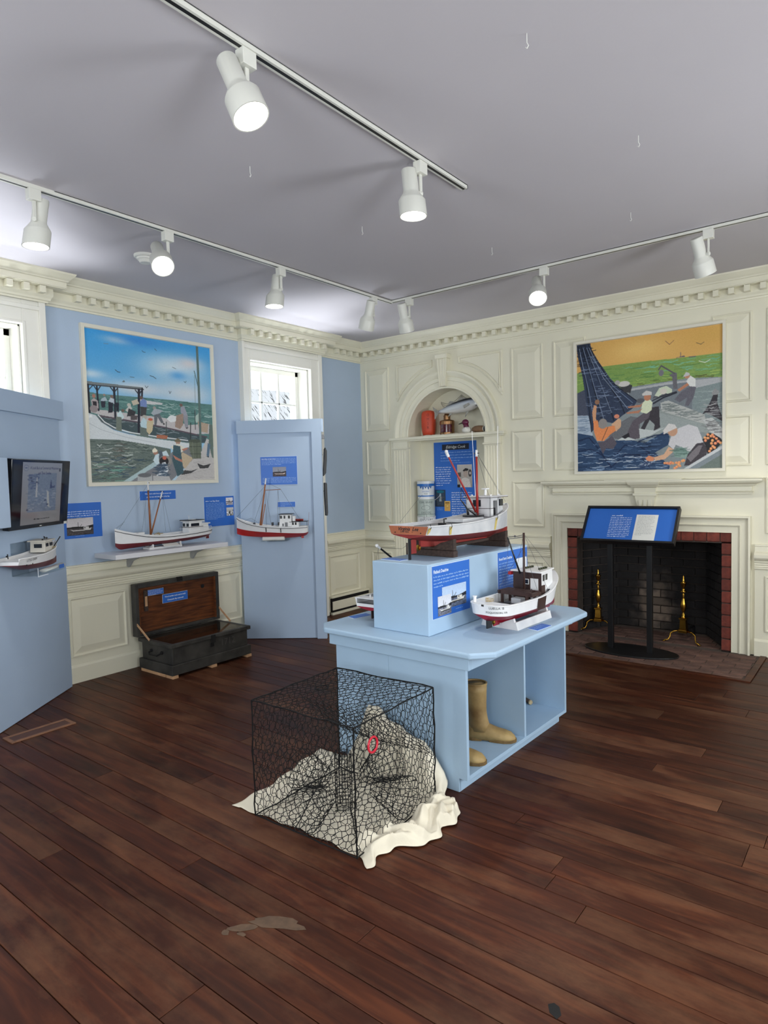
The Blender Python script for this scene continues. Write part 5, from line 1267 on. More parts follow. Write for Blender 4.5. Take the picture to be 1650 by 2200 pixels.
# 6 -- Little Creek
B6 = thing('little_workboat_model', 'small white and maroon model boat under the television', 'model boat', onL(-.575, -.095, .945), rzL); B6.rotation_euler = (0, -.03, rzL)
st = [(-.275, .07, .122, .058, .082, .05, .08, .076, .02), (-.15, .082, .118, .074, .07, .05, .05, .036, .02), (.0, .084, .118, .074, .064, .048, .04, .02, .016), (.13, .07, .130, .054, .062, .03, .034, .012, .012), (.22, .034, .150, .022, .064, .012, .034, .012, .008), (.268, .003, .168, .002, .066, .001, .04, .02, .004)]
hull(B6, st, M_BWHITE, M_MAROON, rub=M_BWHITE, rubr=.003, rubz=-.003)
M_PUTTY = mat('putty_cabin_paint', (204, 198, 186), .5, var=.04)
house(B6, .045, .165, .05, .115, .185, M_PUTTY, rake=.02, rm=M_PUTTY, name='cabin', wins=[('s', .06, .09, .15, .172), ('s', .105, .14, .15, .172), ('a', -.03, .02, .145, .17)])
MB().tube([(.10, -.02, .195), (.115, -.01, .212), (.125, -.02, .195)], .003, 5).sphere((.13, -.02, .20), .006, 6, 4).sphere((.06, -.03, .197), .006, 6, 4).obj('roof_fittings', M_TRIMB, B6)
MB().cone((.14, -.05, .13), (.235, -.055, .195), .003, .0035, 6).obj('pole', M_TRIMB, B6); MB().tube([(.13, -.055, .135), (.155, -.06, .14), (.15, -.06, .128)], .004, 5).obj('rope', M_ROPE, B6)
MB().sphere((-.255, .02, .135), .006, 6, 4).cone((-.26, .01, .12), (-.262, .01, .15), .003, .004, 6).obj('stern_cleat', M_TRIMB, B6)
q = min(cr(st, 60), key=lambda a: abs(a[0]+.15)); hull_text(B6, 'LITTLE CREEK VA', .021, -.15, -.0822, .100, .02, lean=.17, sx=.9)
for x in (-.21, -.15): MB().sphere((x, -.073, .073), .005, 6, 4).obj('scupper', M_TRIMB, B6)
A6 = thing('acrylic_tray', 'clear acrylic tray under the little white boat', 'bracket', onL(-.50, 0, .925), rzL)
MB().box(-.17, -.165, 0, .17, 0, .004).box(-.17, -.165, .004, .17, -.161, .03).box(-.17, -.004, .0, .02, 0, .21).obj('tray', M_ACR, A6); MB().box(-.165, -.168, -.006, -.05, -.166, .0).box(-.168, -.168, -.006, -.164, -.166, .05).obj('tray_edge', M_BOARD, A6)
N6 = thing('newspaper_stack', 'folded newspapers with a blue label in the acrylic tray', 'newspaper', onL(-.40, -.13, .93), rzL)
pts = [(.028*math.cos(t)*1.9, .012+.011*math.sin(t)) for t in np.linspace(0, 2*PI, 20)]
MB().loft([[(x, u*.5, v+dz) for u, v in pts] for x, dz in ((-.14, .0), (-.05, .004), (.09, .012))]).obj('papers', M_PAPER, N6, smooth=True); MB().box(.0, -.0335, .006, .06, -.032, .032).obj('blue_label', M_SIGN, N6)
# ---------------------------------------------------------------- wall shelf
SH = thing('wall_shelf', 'white floating shelf holding the long buy boat', 'shelf', (XA, 3.08, .925))
M_SHELF = mat('white_laminate', (224, 224, 228), .35, var=.01)
MB().box(0, -.52, 0, .31, .52, .036).obj('board', M_SHELF, SH, bevel=.002)
for y in (-.26, .34):
    pts = [(.0, -.002), (.2, -.002), (.2, -.016), (.10, -.05), (.05, -.10), (.03, -.115), (.0, -.115)]
    MB().prism(pts, y-.01, y+.01, 'xz').obj('bracket', M_ACR if False else mat('grey_bracket', (170, 172, 172), .4), SH, bevel=.003)
s = sign('stand_card', 'small flat card lying on the shelf boat stand', .14, .05, (-4.628, 3.09, .985), PI/2, -1.1, .002, mat_=M_PAPER)
# ---------------------------------------------------------------- tool chest
M_CHEST = mat('worn_black_chest_paint', (64, 62, 58), .55, var=.25, vs=9, bump=.25, bs=25, col2=(34, 33, 32))
M_CHESTW = mat('varnished_brown_chest_wood', (112, 62, 30), .35, vs=7, stretch=(4, 1, 9), col2=(58, 28, 16), bump=.1, bs=30)
M_PINE = mat('raw_pine', (196, 154, 116), .6, var=.08, vs=20)
CH = thing('tool_chest', 'old black wooden tool chest with its lid open, under the boat shelf', 'chest', (-4.505, 3.205, 0))
MB().box(-.225, -.385, .022, .225, .385, .10).obj('skirt', M_CHEST, CH, bevel=.004)
b = MB(); x0, y0 = .205, .365
for bx_ in ((-x0, -y0, x0, -y0+.02), (-x0, y0-.02, x0, y0), (-x0, -y0+.02, -x0+.02, y0-.02), (x0-.02, -y0+.02, x0, y0-.02)): b.box(bx_[0], bx_[1], .10, bx_[2], bx_[3], .235)
b.obj('body', M_CHEST, CH, bevel=.003)
b = MB()
for bx_ in ((-.225, -.388, .225, -.35), (-.225, .35, .225, .388), (-.225, -.35, -.19, .35), (.19, -.35, .225, .35)): b.box(bx_[0], bx_[1], .232, bx_[2], bx_[3], .262)
b.obj('rim', M_CHEST, CH, bevel=.004)
MB().box(-.2, -.36, .165, .2, .36, .185).obj('tray', M_CHESTW, CH); MB().box(-.19, -.35, .2575, .19, .35, .2605).obj('cover_sheet', glassmat('chest_cover_acrylic', (.80, .76, .72)), CH)
LD = MB().box(-.268, -.405, .268, -.250, .405, .69).obj('lid', M_CHEST, CH, bevel=.004)
b = MB()
for a in ((-.405, .268, -.375, .69), (.375, .268, .405, .69), (-.375, .655, .375, .69), (-.375, .268, .375, .29)): b.box(-.25, a[0], a[1], -.205, a[2], a[3])
b.obj('lid_rim', M_CHEST, LD, bevel=.003)
MB().box(-.25, -.376, .289, -.238, .376, .656).obj('lid_lining', M_CHESTW, LD); MB().box(-.238, -.376, .289, -.212, -.362, .656).obj('lining_strip', M_CHESTW, LD); MB().box(-.238, .362, .289, -.212, .376, .656).obj('lining_strip', M_CHESTW, LD); MB().box(-.238, -.36, .636, -.21, .07, .656).obj('lining_strip', M_CHESTW, LD)
MB().box(-.238, -.315, .46, -.222, -.285, .63).obj('saw_holder', M_OLDW, LD); MB().box(-.222, -.312, .50, -.219, -.292, .58).obj('worn_patch', M_PINE, LD)
MB().sphere((-.236, .255, .58), (.006, .02, .018), 8, 5).obj('knot', M_DARK, LD); MB().box(-.212, -.02, .665, -.198, .03, .70).obj('lock_plate', M_DARK, LD)
for s_ in (-1, 1): MB().bar((-.215, s_*.40, .375), (-.05, s_*.395, .266), .016, .006, up=(0, 1, 0)).obj('lid_stay', M_PINE, CH)
MB().tube([(-.07, -.372, .175), (-.07, -.392, .17), (-.05, -.402, .158), (.05, -.402, .158), (.07, -.392, .17), (.07, -.372, .175)], .006, 6).sphere((-.07, -.37, .178), .014, 8, 5).sphere((.07, -.37, .178), .014, 8, 5).obj('end_handle', M_DARK, CH)
MB().box(.222, -.02, .20, .232, .02, .262).box(.205, -.016, .165, .213, .016, .195).obj('hasp', M_DARK, CH, bevel=.002)
me = text_mesh('1712', .075, .0, 'CENTER'); me.materials.append(mat('faint_grey_chalk', (78, 76, 72), .8)); o = place('carved_number', me, CH); o.location = (.2057, .16, .175); o.rotation_euler = (PI/2, 0, PI/2)
for y in (-.36, .0, .36): MB().box(.14, y-.025, 0, .228, y+.025, .022).obj('wood_foot', M_PINE, CH)
MB().box(-.20, -.385, .0, .13, -.35, .022).obj('wood_foot', M_PINE, CH)
s = sign('chest_note', 'smaller blue label on the chest lid', .148, .047, (-4.739, 2.998, .602), PI/2, 0, .004); greek(-.068, .066, .014, 5, .0085, .0046, M_SIGNTXT, s, -.0046, 21, .5, False)
s = sign('chest_title_label', 'larger blue label on the chest lid about wood working tools', .244, .073, (-4.739, 3.18, .532), PI/2, 0, .004)
words('Wood working tools used to build', .0165, 0, .014, -.0046, M_SIGNTXT, s, align='CENTER', sx=.86, bold=.0005); words('Chesapeake Bay watercraft', .0165, 0, -.014, -.0046, M_SIGNTXT, s, align='CENTER', sx=.86, bold=.0005)
# ---------------------------------------------------------------- island
M_ISL = mat('pale_blue_island_paint', (160, 186, 209), .5, var=.02, vs=5, bump=.03)
IO, IR = (-1.92, 3.10, 0), -.028
IS = thing('display_island', 'pale blue display island with clipped-corner top and open cubbies', 'display table', IO, IR)
MB().box(-.435, -.535, 0, -.0706, -.515, .60).obj('front_board', M_ISL, IS, bevel=.0015); 
MB().prism([(-.0694, 0), (.345, 0), (.345, .066), (.392, .066), (.392, .60), (-.0694, .60)], -.535, -.515, 'xz').obj('front_board', M_ISL, IS, bevel=.0015)
MB().box(-.435, -.515, 0, -.415, .56, .60).obj('left_board', M_ISL, IS); MB().box(-.415, .54, .066, .392, .56, .60).box(-.415, .54, 0, .345, .56, .066).obj('rear_board', M_ISL, IS)
MB().box(-.06, -.515, .085, -.04, .54, .60).obj('cubby_back', M_ISL, IS); MB().box(-.06, -.515, .066, .392, .54, .085).obj('cubby_floor', M_ISL, IS, bevel=.001)
MB().box(-.05, .040, .085, .388, .058, .60).obj('divider', M_ISL, IS); MB().box(.327, -.53, 0, .345, .555, .066).obj('toe_kick', M_ISL, IS)
MB().box(-.46, -.56, .60, .425, -.535, .666).obj('apron', M_ISL, IS, bevel=.002); MB().box(-.46, .56, .60, .425, .585, .666).box(-.46, -.535, .60, -.435, .56, .666).obj('apron', M_ISL, IS)
MB().box(.40, -.535, .60, .425, .068, .666).obj('apron', M_ISL, IS, bevel=.002); MB().box(.40, .0695, .60, .425, .56, .666).obj('apron', M_ISL, IS, bevel=.002)
MB().box(-.435, -.535, .60, .40, .56, .604).obj('deck', M_ISL, IS)
c_ = .088; hx, hy = .545, .605
oct_ = [(-hx+c_, -hy), (hx-c_, -hy), (hx, -hy+c_), (hx, hy-c_), (hx-c_, hy), (-hx+c_, hy), (-hx, hy-c_), (-hx, -hy+c_)]
MB().prism(oct_, .666, .696, 'xy').obj('top', M_ISL, IS, bevel=.009, seg=3)
BX = thing('display_box', 'tall pale blue box riser standing on the island', 'box', (-1.965, 3.17, .6965), -.03)
MB().box(-.18, -.525, 0, .18, .525, .358).obj('body', M_ISL, BX, bevel=.004)
cB, sB = math.cos(-.03), math.sin(-.03)
def onB(x, y, z): return (-1.965+x*cB-y*sB, 3.17+x*sB+y*cB, .6965+z)
s = sign('flatback_sign', 'blue sign with two boat photographs on the near end of the box side', .347, .268, onB(.18, -.32, .213), PI/2-.03, 0, .004); yb = -.0046
words('Flatback Deadrise', .0235, -.162, .103, yb, M_SIGNTXT, s, sx=.78, bold=.0007); greek(-.162, .162, .077, 4, .0165, .0095, M_SIGNBODY, s, yb, 31, .25)
picture(boat_photo(70, 50, (176, 196, 222), (96, 104, 124), (214, 210, 200), 32), .225, .115, .022, -.04, yb, s); picture(boat_photo(46, 50, (206, 208, 216), (110, 112, 124), (220, 218, 214), 33), .12, .10, -.07, -.075, yb-.0006, s); greek(.03, .10, -.112, 1, .01, .005, M_SIGNBODY, s, yb, 34, 1)
s = sign('round_stern_sign', 'blue sign on the far end of the box behind the boat mast', .36, .268, onB(.18, .335, .213), PI/2-.03, 0, .004)
words('Round Stern Deadrise', .022, -.168, .092, yb, M_SIGNTXT, s, sx=.78, bold=.0006); greek(-.168, .01, .065, 10, .0165, .0085, M_SIGNBODY, s, yb, 35, .5); picture(Canvas(40, 40, (228, 232, 236), (206, 210, 214)).grain(3), .13, .19, .105, -.02, yb, s)
s = sign('box_top_card', 'blue card lying on the near corner of the box top', .14, .075, onB(-.10, -.43, .3585), -.12, -PI/2, .003); greek(-.06, .06, .02, 4, .011, .005, M_SIGNBODY, s, -.0036, 36, .5)
s = sign('island_card', 'blue card lying on the island behind the box', .13, .055, (-2.408, 2.83, .6965), PI/2-.2, -PI/2+.05, .003)
s = sign('island_card', 'blue card lying on the island beside the round-stern boat stand', .14, .06, (-1.428, 3.11, .6965), PI/2-.1, -PI/2+.05, .003); greek(-.06, .06, .012, 3, .011, .005, M_SIGNBODY, s, -.0036, 37, .5)
# boots and tool in the cubbies
M_BOOT = mat('muddy_tan_rubber', (168, 142, 92), .6, vs=9, bump=.2, bs=30, col2=(112, 84, 44)); M_SOLE = mat('dirty_boot_sole', (116, 92, 54), .8, var=.2, vs=20)
def boot(label, loc, rz):
    T_ = thing('rubber_boot', label, 'boot', loc, rz, 'rubber boots in the island cubby'); N = 22
    def ell(cx, rx, ry, z, tilt=0): return [(cx+rx*math.cos(t), ry*math.sin(t), z+tilt*math.cos(t)) for t in [2*PI*k/N for k in range(N)]]
    MB().loft([ell(-.005, .064, .054, .30), ell(-.003, .060, .05, .26), ell(.0, .055, .046, .2), ell(.004, .051, .043, .15), ell(.008, .052, .043, .115), ell(.012, .056, .043, .085), ell(.02, .066, .043, .05)], cap=True).obj('shaft', M_BOOT, T_, smooth=True)
    MB().loft([ell(-.005, .066, .056, .299), ell(-.005, .066, .056, .306), ell(-.005, .058, .048, .306), ell(-.005, .054, .046, .27)], cap=True).obj('cuff', M_BOOT, T_)
    R = []
    for x, w_, h_ in ((-.055, .012, .05), (-.05, .032, .075), (-.02, .041, .095), (.03, .04, .098), (.07, .041, .083), (.11, .046, .066), (.15, .047, .056), (.18, .04, .046), (.2, .022, .03), (.206, .006, .02)):
        R.append([(x, w_*math.copysign(abs(math.cos(t))**.8, math.cos(t)), .012+(h_-.012)*max(0, math.sin(t))**.75) for t in [PI*k/12 for k in range(13)]])
    MB().loft(R).obj('foot', M_BOOT, T_, smooth=True)
    out = [(-.058, 0), (-.05, .034), (-.02, .043), (.03, .038), (.07, .039), (.11, .047), (.15, .049), (.185, .04), (.206, .02), (.211, 0)]; out += [(x, -y) for x, y in out[-2:0:-1]]
    MB().prism(out, .006, .016).prism([p for p in out if p[0] < .035], 0, .006).prism([p for p in out if p[0] > .06], .0, .006).obj('sole', M_SOLE, T_, bevel=.002)
    return T_
boot('tall muddy tan rubber boot standing whole in the cubby', (-1.735, 2.975, .0855), .38)
boot('second tan rubber boot with only its toe showing', (-1.74, 2.672, .0855), .27)
TL = thing('hand_tool', 'short wooden tool handle lying in the far cubby', 'tool', (-1.76, 3.62, .1), -.5)
MB().cone((-.06, 0, .005), (.045, 0, .0), .012, .014, 10).obj('grip', M_OLDW, TL, smooth=True); MB().cone((.045, 0, 0), (.052, 0, 0), .015, .013, 10).obj('collar', M_ROPE, TL); MB().cone((-.14, 0, .0), (-.06, 0, .004), .004, .005, 8).obj('blade', M_BLACK, TL)
# ---------------------------------------------------------------- crab pot and its canvas
M_WIRE = mat('black_coated_wire', (12, 12, 13), .6, spec=.25)
CPo = Vector((-1.92, 2.13, .012)); hw, hd, hh = .29, .285, .52
CP = thing('crab_pot', 'black wire mesh crab pot standing on crumpled white canvas', 'crab pot', CPo, .02)
def hexnet(o, u, v, W_, H_, cell=.036, r=.0013, warp=.0045, skip=None, bulge=0, nrm=None):
    """chicken wire over the patch o + s*u + t*v"""
    rr = random.Random(int(W_*1e4)+int(H_*1e3)+int(o[0]*99)); b = MB(); J = {}
    dx, dy = cell, cell*1.0
    def P(s_, t_):
        k = (round(s_, 4), round(t_, 4))
        if k not in J:
            ss = min(max(s_+rr.uniform(-warp, warp), 0), W_); tt = min(max(t_+rr.uniform(-warp, warp), 0), H_)
            q = Vector(o)+Vector(u)*ss+Vector(v)*tt
            if nrm: q = q+Vector(nrm)*(bulge*math.sin(PI*ss/W_)*math.sin(PI*tt/H_)+rr.uniform(-.002, .002))
            J[k] = q
        return J[k]
    rows = int(H_/dy)+2; cols = int(W_/dx)+2
    for j in range(-1, rows):
        for i in range(-1, cols):
            cx = i*dx+(dx/2 if j % 2 else 0); cy = j*dy
            a, b1, zn = (cx, cy-dy*.33), (cx, cy+dy*.33), cy+dy*.67
            for p, q, tw in ((a, b1, 1.45), (b1, (cx+dx/2, zn), 1), (b1, (cx-dx/2, zn), 1)):
                if min(p[0], q[0]) < -dx*.3 or max(p[0], q[0]) > W_+dx*.3 or min(p[1], q[1]) < -dy*.3 or max(p[1], q[1]) > H_+dy*.3: continue
                A_, B_ = P(*p), P(*q)
                if (A_-B_).length > .003: b.tube([A_, B_], r*tw, 4)
    return b
def net(name, *a, **k):
    o = hexnet(*a, **k).obj(name, M_WIRE, CP); o['kind'] = 'stuff'; return o
net('front_mesh', (-hw, -hd, 0), (1, 0, 0), (0, 0, 1), 2*hw, hh, nrm=(0, -1, 0), bulge=.008)
net('side_mesh', (hw, -hd, 0), (0, 1, 0), (0, 0, 1), 2*hd, hh, nrm=(1, 0, 0), bulge=.01)
net('side_mesh', (-hw, -hd, 0), (0, 1, 0), (0, 0, 1), 2*hd, hh, nrm=(-1, 0, 0), bulge=.012)
net('rear_mesh', (-hw, hd, 0), (1, 0, 0), (0, 0, 1), 2*hw, hh, nrm=(0, 1, 0), bulge=.006)
net('top_mesh', (-hw, -hd, hh), (1, 0, 0), (0, 1, 0), 2*hw, 2*hd, nrm=(0, 0, 1), bulge=.012)
net('bottom_mesh', (-hw, -hd, .004), (1, 0, 0), (0, 1, 0), 2*hw, 2*hd, cell=.044)
net('partition_mesh', (-hw, -hd, .20), (1, 0, 0), (0, .72, .69), 2*hw, .36, nrm=(0, -.69, .72), bulge=-.03, cell=.042)
net('partition_mesh', (-hw, hd, .20), (1, 0, 0), (0, -.72, .69), 2*hw, .36, nrm=(0, .69, .72), bulge=-.03, cell=.042)
ed = MB(); K = [(-hw, -hd), (hw, -hd), (hw, hd), (-hw, hd)]
def wob(a, b_, n=9, amp=.004):
    r_ = random.Random(str(a)+str(b_)); a = Vector(a); b_ = Vector(b_); return [a.lerp(b_, k/n)+(Vector((r_.uniform(-amp, amp), r_.uniform(-amp, amp), r_.uniform(-amp, amp))) if 0 < k < n else Vector()) for k in range(n+1)]
for k in range(4):
    a, b_ = K[k], K[(k+1) % 4]
    ed.tube(wob((*a, hh), (*b_, hh)), .0032, 5); ed.tube(wob((*a, .003), (*b_, .003)), .003, 5); ed.tube(wob((*a, 0), (*a, hh)), .0034, 5)
ed.tube(wob((hw, -hd, 0), (-.02, .05, .0), 6, .006), .0028, 5).tube(wob((-hw*.2, -hd, .0), (-.1, .02, .18), 5), .0025, 5)
ed.obj('edge_wire', M_WIRE, CP)
def funnel(x, y, ang, r0=.10, r1=.045, L=.16):
    b = MB(); c, s_ = math.cos(ang), math.sin(ang)
    for k in range(5):
        t = k/4; r = r0+(r1-r0)*t; b.tube([(x+c*L*t-s_*r*math.cos(a)*1.0, y+s_*L*t+c*r*math.cos(a), .105+r*.9*math.sin(a)) for a in [2*PI*i/14 for i in range(14)]], .0018, 4, closed=True)
    for i in range(14):
        a = 2*PI*i/14; b.tube([(x+c*L*t-s_*(r0+(r1-r0)*t)*math.cos(a+t*.4), y+s_*L*t+c*(r0+(r1-r0)*t)*math.cos(a+t*.4), .105+(r0+(r1-r0)*t)*.9*math.sin(a+t*.4)) for t in (0, .5, 1)], .0016, 4)
    o = b.obj('entrance_funnel', M_WIRE, CP); o['kind'] = 'stuff'
funnel(-hw, .0, 0); funnel(hw, .05, PI); funnel(.0, -hd, PI/2); funnel(.02, hd, -PI/2)
bb = MB(); rb = .038
for k in range(16):
    z = .01+k*.0165; bb.tube([(rb*math.cos(a), -.02+rb*math.sin(a), z) for a in [2*PI*i/12 for i in range(12)]], .0012, 4, closed=True)
for i in range(18):
    a = 2*PI*i/18; bb.tube([(rb*math.cos(a), -.02+rb*math.sin(a), .005), (rb*math.cos(a), -.02+rb*math.sin(a), .262)], .0012, 4)
for k in range(5): bb.tube([(-rb+k*.019, -.02-math.sqrt(max(rb*rb-(-rb+k*.019)**2, 0)), .262), (-rb+k*.019, -.02+math.sqrt(max(rb*rb-(-rb+k*.019)**2, 0)), .262)], .0012, 4)
o = bb.obj('bait_box', M_WIRE, CP); o['kind'] = 'stuff'
MB().tube([(hw+.006, -.175+.029*math.cos(a), .418+.031*math.sin(a)) for a in [2*PI*i/20 for i in range(20)]], .0048, 6, closed=True).obj('cull_ring', mat('red_plastic_ring', (206, 44, 62), .4), CP, label='red plastic cull ring')
MB().tube([(-.13+.03*math.cos(a), -.005+.032*math.sin(a), hh+.006) for a in [2*PI*i/18 for i in range(18)]], .003, 5, closed=True).obj('top_ring', M_WIRE, CP)
for k in range(6):
    a = random.uniform(0, 6); MB().tube([(.01*math.cos(a+i), -.06+.012*math.sin(a*2+i), .006+.002*i) for i in range(5)], .0022, 4).obj('seaweed_bit', M_GREEN, CP) if k < 1 else None
M_CLOTH = mat('unbleached_canvas', (222, 214, 194), .85, var=.03, vs=10, bump=.12, bs=180)
def smoothstep(a, b_, x): t = min(1, max(0, (x-a)/(b_-a))); return t*t*(3-2*t)
def cloth():
    n, m_ = 130, 120; rows = []; rc = random.Random(5)
    ridges = [(rc.uniform(-1.66, -1.44), rc.uniform(1.93, 2.42), rc.uniform(.2, 2.6), rc.uniform(.018, .034), rc.uniform(.05, .12), rc.uniform(.025, .06)) for _ in range(30)]
    for j in range(m_+1):
        row = []; v = j/m_
        for i in range(n+1):
            u = i/n*1.55 if i < n/2 else .775+(i/n-.5)*.45
            xl = -2.375-.09*smoothstep(.25, 1, v)+.008*math.sin(v*23); xr = -1.575+.12*smoothstep(.05, .55, v)-.17*smoothstep(.66, 1, v)+.018*math.sin(v*17+1)+.012*math.sin(v*41)
            y0 = 1.845+.05*math.sin(u*2.2)+.006*math.sin(u*29)*(u > .05)-.02*u-.03*smoothstep(.9, 1, u); y1 = 2.535
            x = xl+(xr-xl)*u; y = y0+(y1-y0)*v
            z = .004+.0015*math.sin(x*31+y*17)+.001*math.sin(x*70-y*23)
            fr = smoothstep(.80, .88, u)*smoothstep(.0, .08, v)*(1-.92*smoothstep(.975, 1, u))
            zz = 0
            for (rx, ry, an, w_, L_, h_) in ridges:
                dx, dy = x-rx, y-ry; a_ = dx*math.cos(an)+dy*math.sin(an); c_ = -dx*math.sin(an)+dy*math.cos(an)
                zz = max(zz, h_*max(0, 1-abs(c_)/(w_*1.5))**1.2*math.exp(-(a_/L_)**2))
            z += fr*(zz+.012)
            hump = .325*math.exp(-((x+2.07)/.11)**2)+.235*math.exp(-((x+1.88)/.13)**2)+.12*math.exp(-((x+1.73)/.09)**2)
            wk = smoothstep(.80, .97, v)
            lean = .5+.5*math.sin(x*34+.7)
            z += wk*min(hump, .335)*(1-.10*smoothstep(.97, 1, v))
            y += -.035*wk*hump*3*lean*(1-smoothstep(.93, 1, v))+.012*math.sin(x*52)*wk*(1-smoothstep(.95, 1, v))
            if v > .96: y -= .035*hump*3*smoothstep(.96, 1, v)*(.6+.4*math.sin(x*23))
            row.append((x, min(y, 2.545), max(z, .003)))
        rows.append(row)
    b = MB(); b.loft(rows, cap=False, closed=False)
    o = tag(b.obj('canvas_cloth', M_CLOTH, smooth=True), 'crumpled unbleached canvas spread under and behind the crab pot', 'cloth')
    so = o.modifiers.new('thick', 'SOLIDIFY'); so.thickness = .002; so.offset = 1
    return o
cloth()
# ---------------------------------------------------------------- reading stand
ST = thing('reading_stand', 'black reading stand with a blue text board before the fireplace', 'display stand', (-1.683, 5.40, .004))
MB().prism([(.375*math.cos(t), .19*math.sin(t)) for t in [2*PI*k/48 for k in range(48)]], 0, .012).obj('oval_base', M_BLACK, ST, bevel=.003)
for x in (-.157, .157): MB().box(x-.021, -.02, .012, x+.021, .02, 1.0).obj('post', M_BLACK, ST, bevel=.002)
BD = MB().box(-.37, -.012, -.17, .37, .02, .17).obj('board', M_BLACK, ST, bevel=.002)
BD.location = (0, -.0, 1.04); BD.rotation_euler = (-.628, 0, 0)
b = MB()
for a in ((-.37, .152, .37, .17), (-.37, -.17, .37, -.152), (-.37, -.152, -.352, .152), (.352, -.152, .37, .152)): b.box(a[0], -.034, a[1], a[2], -.012, a[3])
b.obj('rim', M_BLACK, BD, bevel=.002); MB().box(-.352, -.0135, -.152, .352, -.012, .152).obj('blue_print', M_SIGN, BD)
greek(-.155, -.065, .085, 1, .01, .014, M_SIGNTXT, BD, -.0142, 51, 1); greek(-.16, .012, .066, 12, .0165, .0088, M_SIGNTXT, BD, -.0142, 52, .9)
MB().box(.045, -.0146, -.150, .215, -.0137, .098).obj('document', M_PAPER, BD); greek(.06, .20, .082, 14, .0135, .005, M_GREYD, BD, -.0150, 53, .4, False)
# ---------------------------------------------------------------- andirons
def andiron(label, loc, rz):
    T_ = thing('andiron', label, 'andiron', loc, rz, 'brass andirons in the firebox')
    MB().loft([[(sx*w_, sy*w_, z) for sx, sy in ((-1, -1), (1, -1), (1, 1), (-1, 1))] for z, w_ in ((.085, .034), (.105, .034), (.11, .029), (.118, .031), (.122, .026), (.195, .023), (.2, .03), (.212, .03))]).obj('plinth', M_BRASS, T_)
    pr_ = [(.001, .21), (.022, .212), (.02, .222), (.012, .226), (.017, .238), (.012, .25), (.008, .254), (.011, .262), (.02, .285), (.0265, .312), (.023, .338), (.014, .37), (.009, .392), (.012, .398), (.009, .404), (.012, .412), (.008, .42), (.01, .432), (.027, .437), (.027, .443), (.012, .447), (.013, .458), (.009, .468), (.013, .475), (.02, .49), (.022, .508), (.028, .515), (.028, .519), (.012, .523), (.013, .532), (.007, .54), (.01, .55), (.006, .557), (.009, .565), (.005, .572), (.001, .583)]
    MB().lathe(pr_, 18).obj('baluster', M_BRASS, T_, smooth=True)
    for s_ in (-1, 1): MB().tube([(s_*.03, 0, .098), (s_*.075, -.012, .09), (s_*.10, -.022, .07), (s_*.103, -.03, .04), (s_*.115, -.045, .018), (s_*.14, -.06, .010)], [.008, .008, .007, .006, .006, .009], 8).sphere((s_*.145, -.063, .008), (.013, .011, .006), 8, 5).obj('leg', M_BRASS, T_, smooth=True)
    MB().tube([(0, .02, .09), (0, .2, .09), (0, .3, .085), (0, .31, .0)], .011, 6).obj('iron_bar', M_BLACK, T_)
andiron('brass andiron nearer the island, left of the stand posts', (-2.155, 5.98, .004), .1); andiron('brass andiron seen right of the stand posts', (-1.398, 5.93, .004), -.05)
# ---------------------------------------------------------------- niche contents
NB = YB+.22
PO = sign('tall_poster', 'tall blue poster about a seafood man in the niche', .54, .87, (-3.735, NB, 1.418), 0, -.0, .008); yp = -.0088
MB().box(-.16, -.0092, .345, .18, -.0078, .408).obj('title_bar', M_NAVY, PO); words('Eldridge Cook', .044, .01, .376, -.0098, M_PAPER, PO, .3, 'CENTER', .95)
greek(-.18, .22, .318, 4, .03, .011, M_SIGNBODY, PO, yp, 61, .6); greek(-.06, .2, .205, 1, .02, .008, M_SIGNBODY, PO, yp, 62, 1)
greek(-.25, -.025, .158, 9, .0245, .0125, M_SIGNTXT, PO, yp, 63, .4, False); greek(-.05, .23, -.12, 11, .0245, .0125, M_SIGNTXT, PO, yp, 64, .5, False)
np.random.seed(21); c = Canvas(46, 60, (196, 192, 188), (150, 146, 140))
c.ell((176, 160, 150), (560, 380), (150, 190)); c.poly((40, 38, 40), [(380, 260), (560, 160), (760, 200), (740, 270), (430, 300)]); c.poly((206, 202, 198), [(200, 980), (300, 620), (520, 560), (800, 640), (900, 980)]); c.ell((70, 66, 66), (850, 380), (110, 160)); c.ell((196, 190, 186), (860, 380), (60, 60)); c.poly((90, 86, 84), [(0, 360), (260, 340), (260, 540), (0, 520)]); c.poly((30, 30, 34), [(0, 860), (190, 860), (190, 1000), (0, 1000)])
picture(c.grain(6), .185, .245, .12, .06, yp, PO)
np.random.seed(22); c = Canvas(40, 56, (40, 60, 84), (50, 52, 60)); c.poly((56, 72, 90), [(60, 40), (940, 40), (900, 950), (120, 950)]); c.ell((30, 110, 130), (500, 120), (360, 80)); c.poly((150, 170, 176), [(440, 220), (560, 220), (620, 700), (400, 700)]); c.strokes((120, 100, 90), 30, [(150, 350), (850, 350), (850, 850), (150, 850)])
picture(c.grain(5), .135, .185, -.195, -.18, yp, PO); c = Canvas(24, 36, (206, 170, 92), (206, 160, 84)); c.ell((170, 130, 60), (500, 500), (280, 180)); c.ell((214, 180, 104), (500, 500), (220, 130)); c.poly((120, 86, 40), [(150, 150), (850, 150), (850, 260), (150, 260)]); picture(c.grain(5), .075, .11, -.105, -.265, yp-.0008, PO); greek(-.24, -.17, -.29, 2, .018, .008, M_SIGNBODY, PO, yp, 65, 1)
def cyl_text(s, size, r, z, m, parent, a0=0, sx=1, cy=0, shear=0):
    me = text_mesh(s, size, shear, 'CENTER'); me.materials.append(m); r += .0007
    for v_ in me.vertices:
        t = v_.co.x*sx/r+a0; zz = v_.co.y; v_.co = (r*math.sin(t), -r*math.cos(t)+cy, z+zz)
    o = place('lettering', me, parent); return o
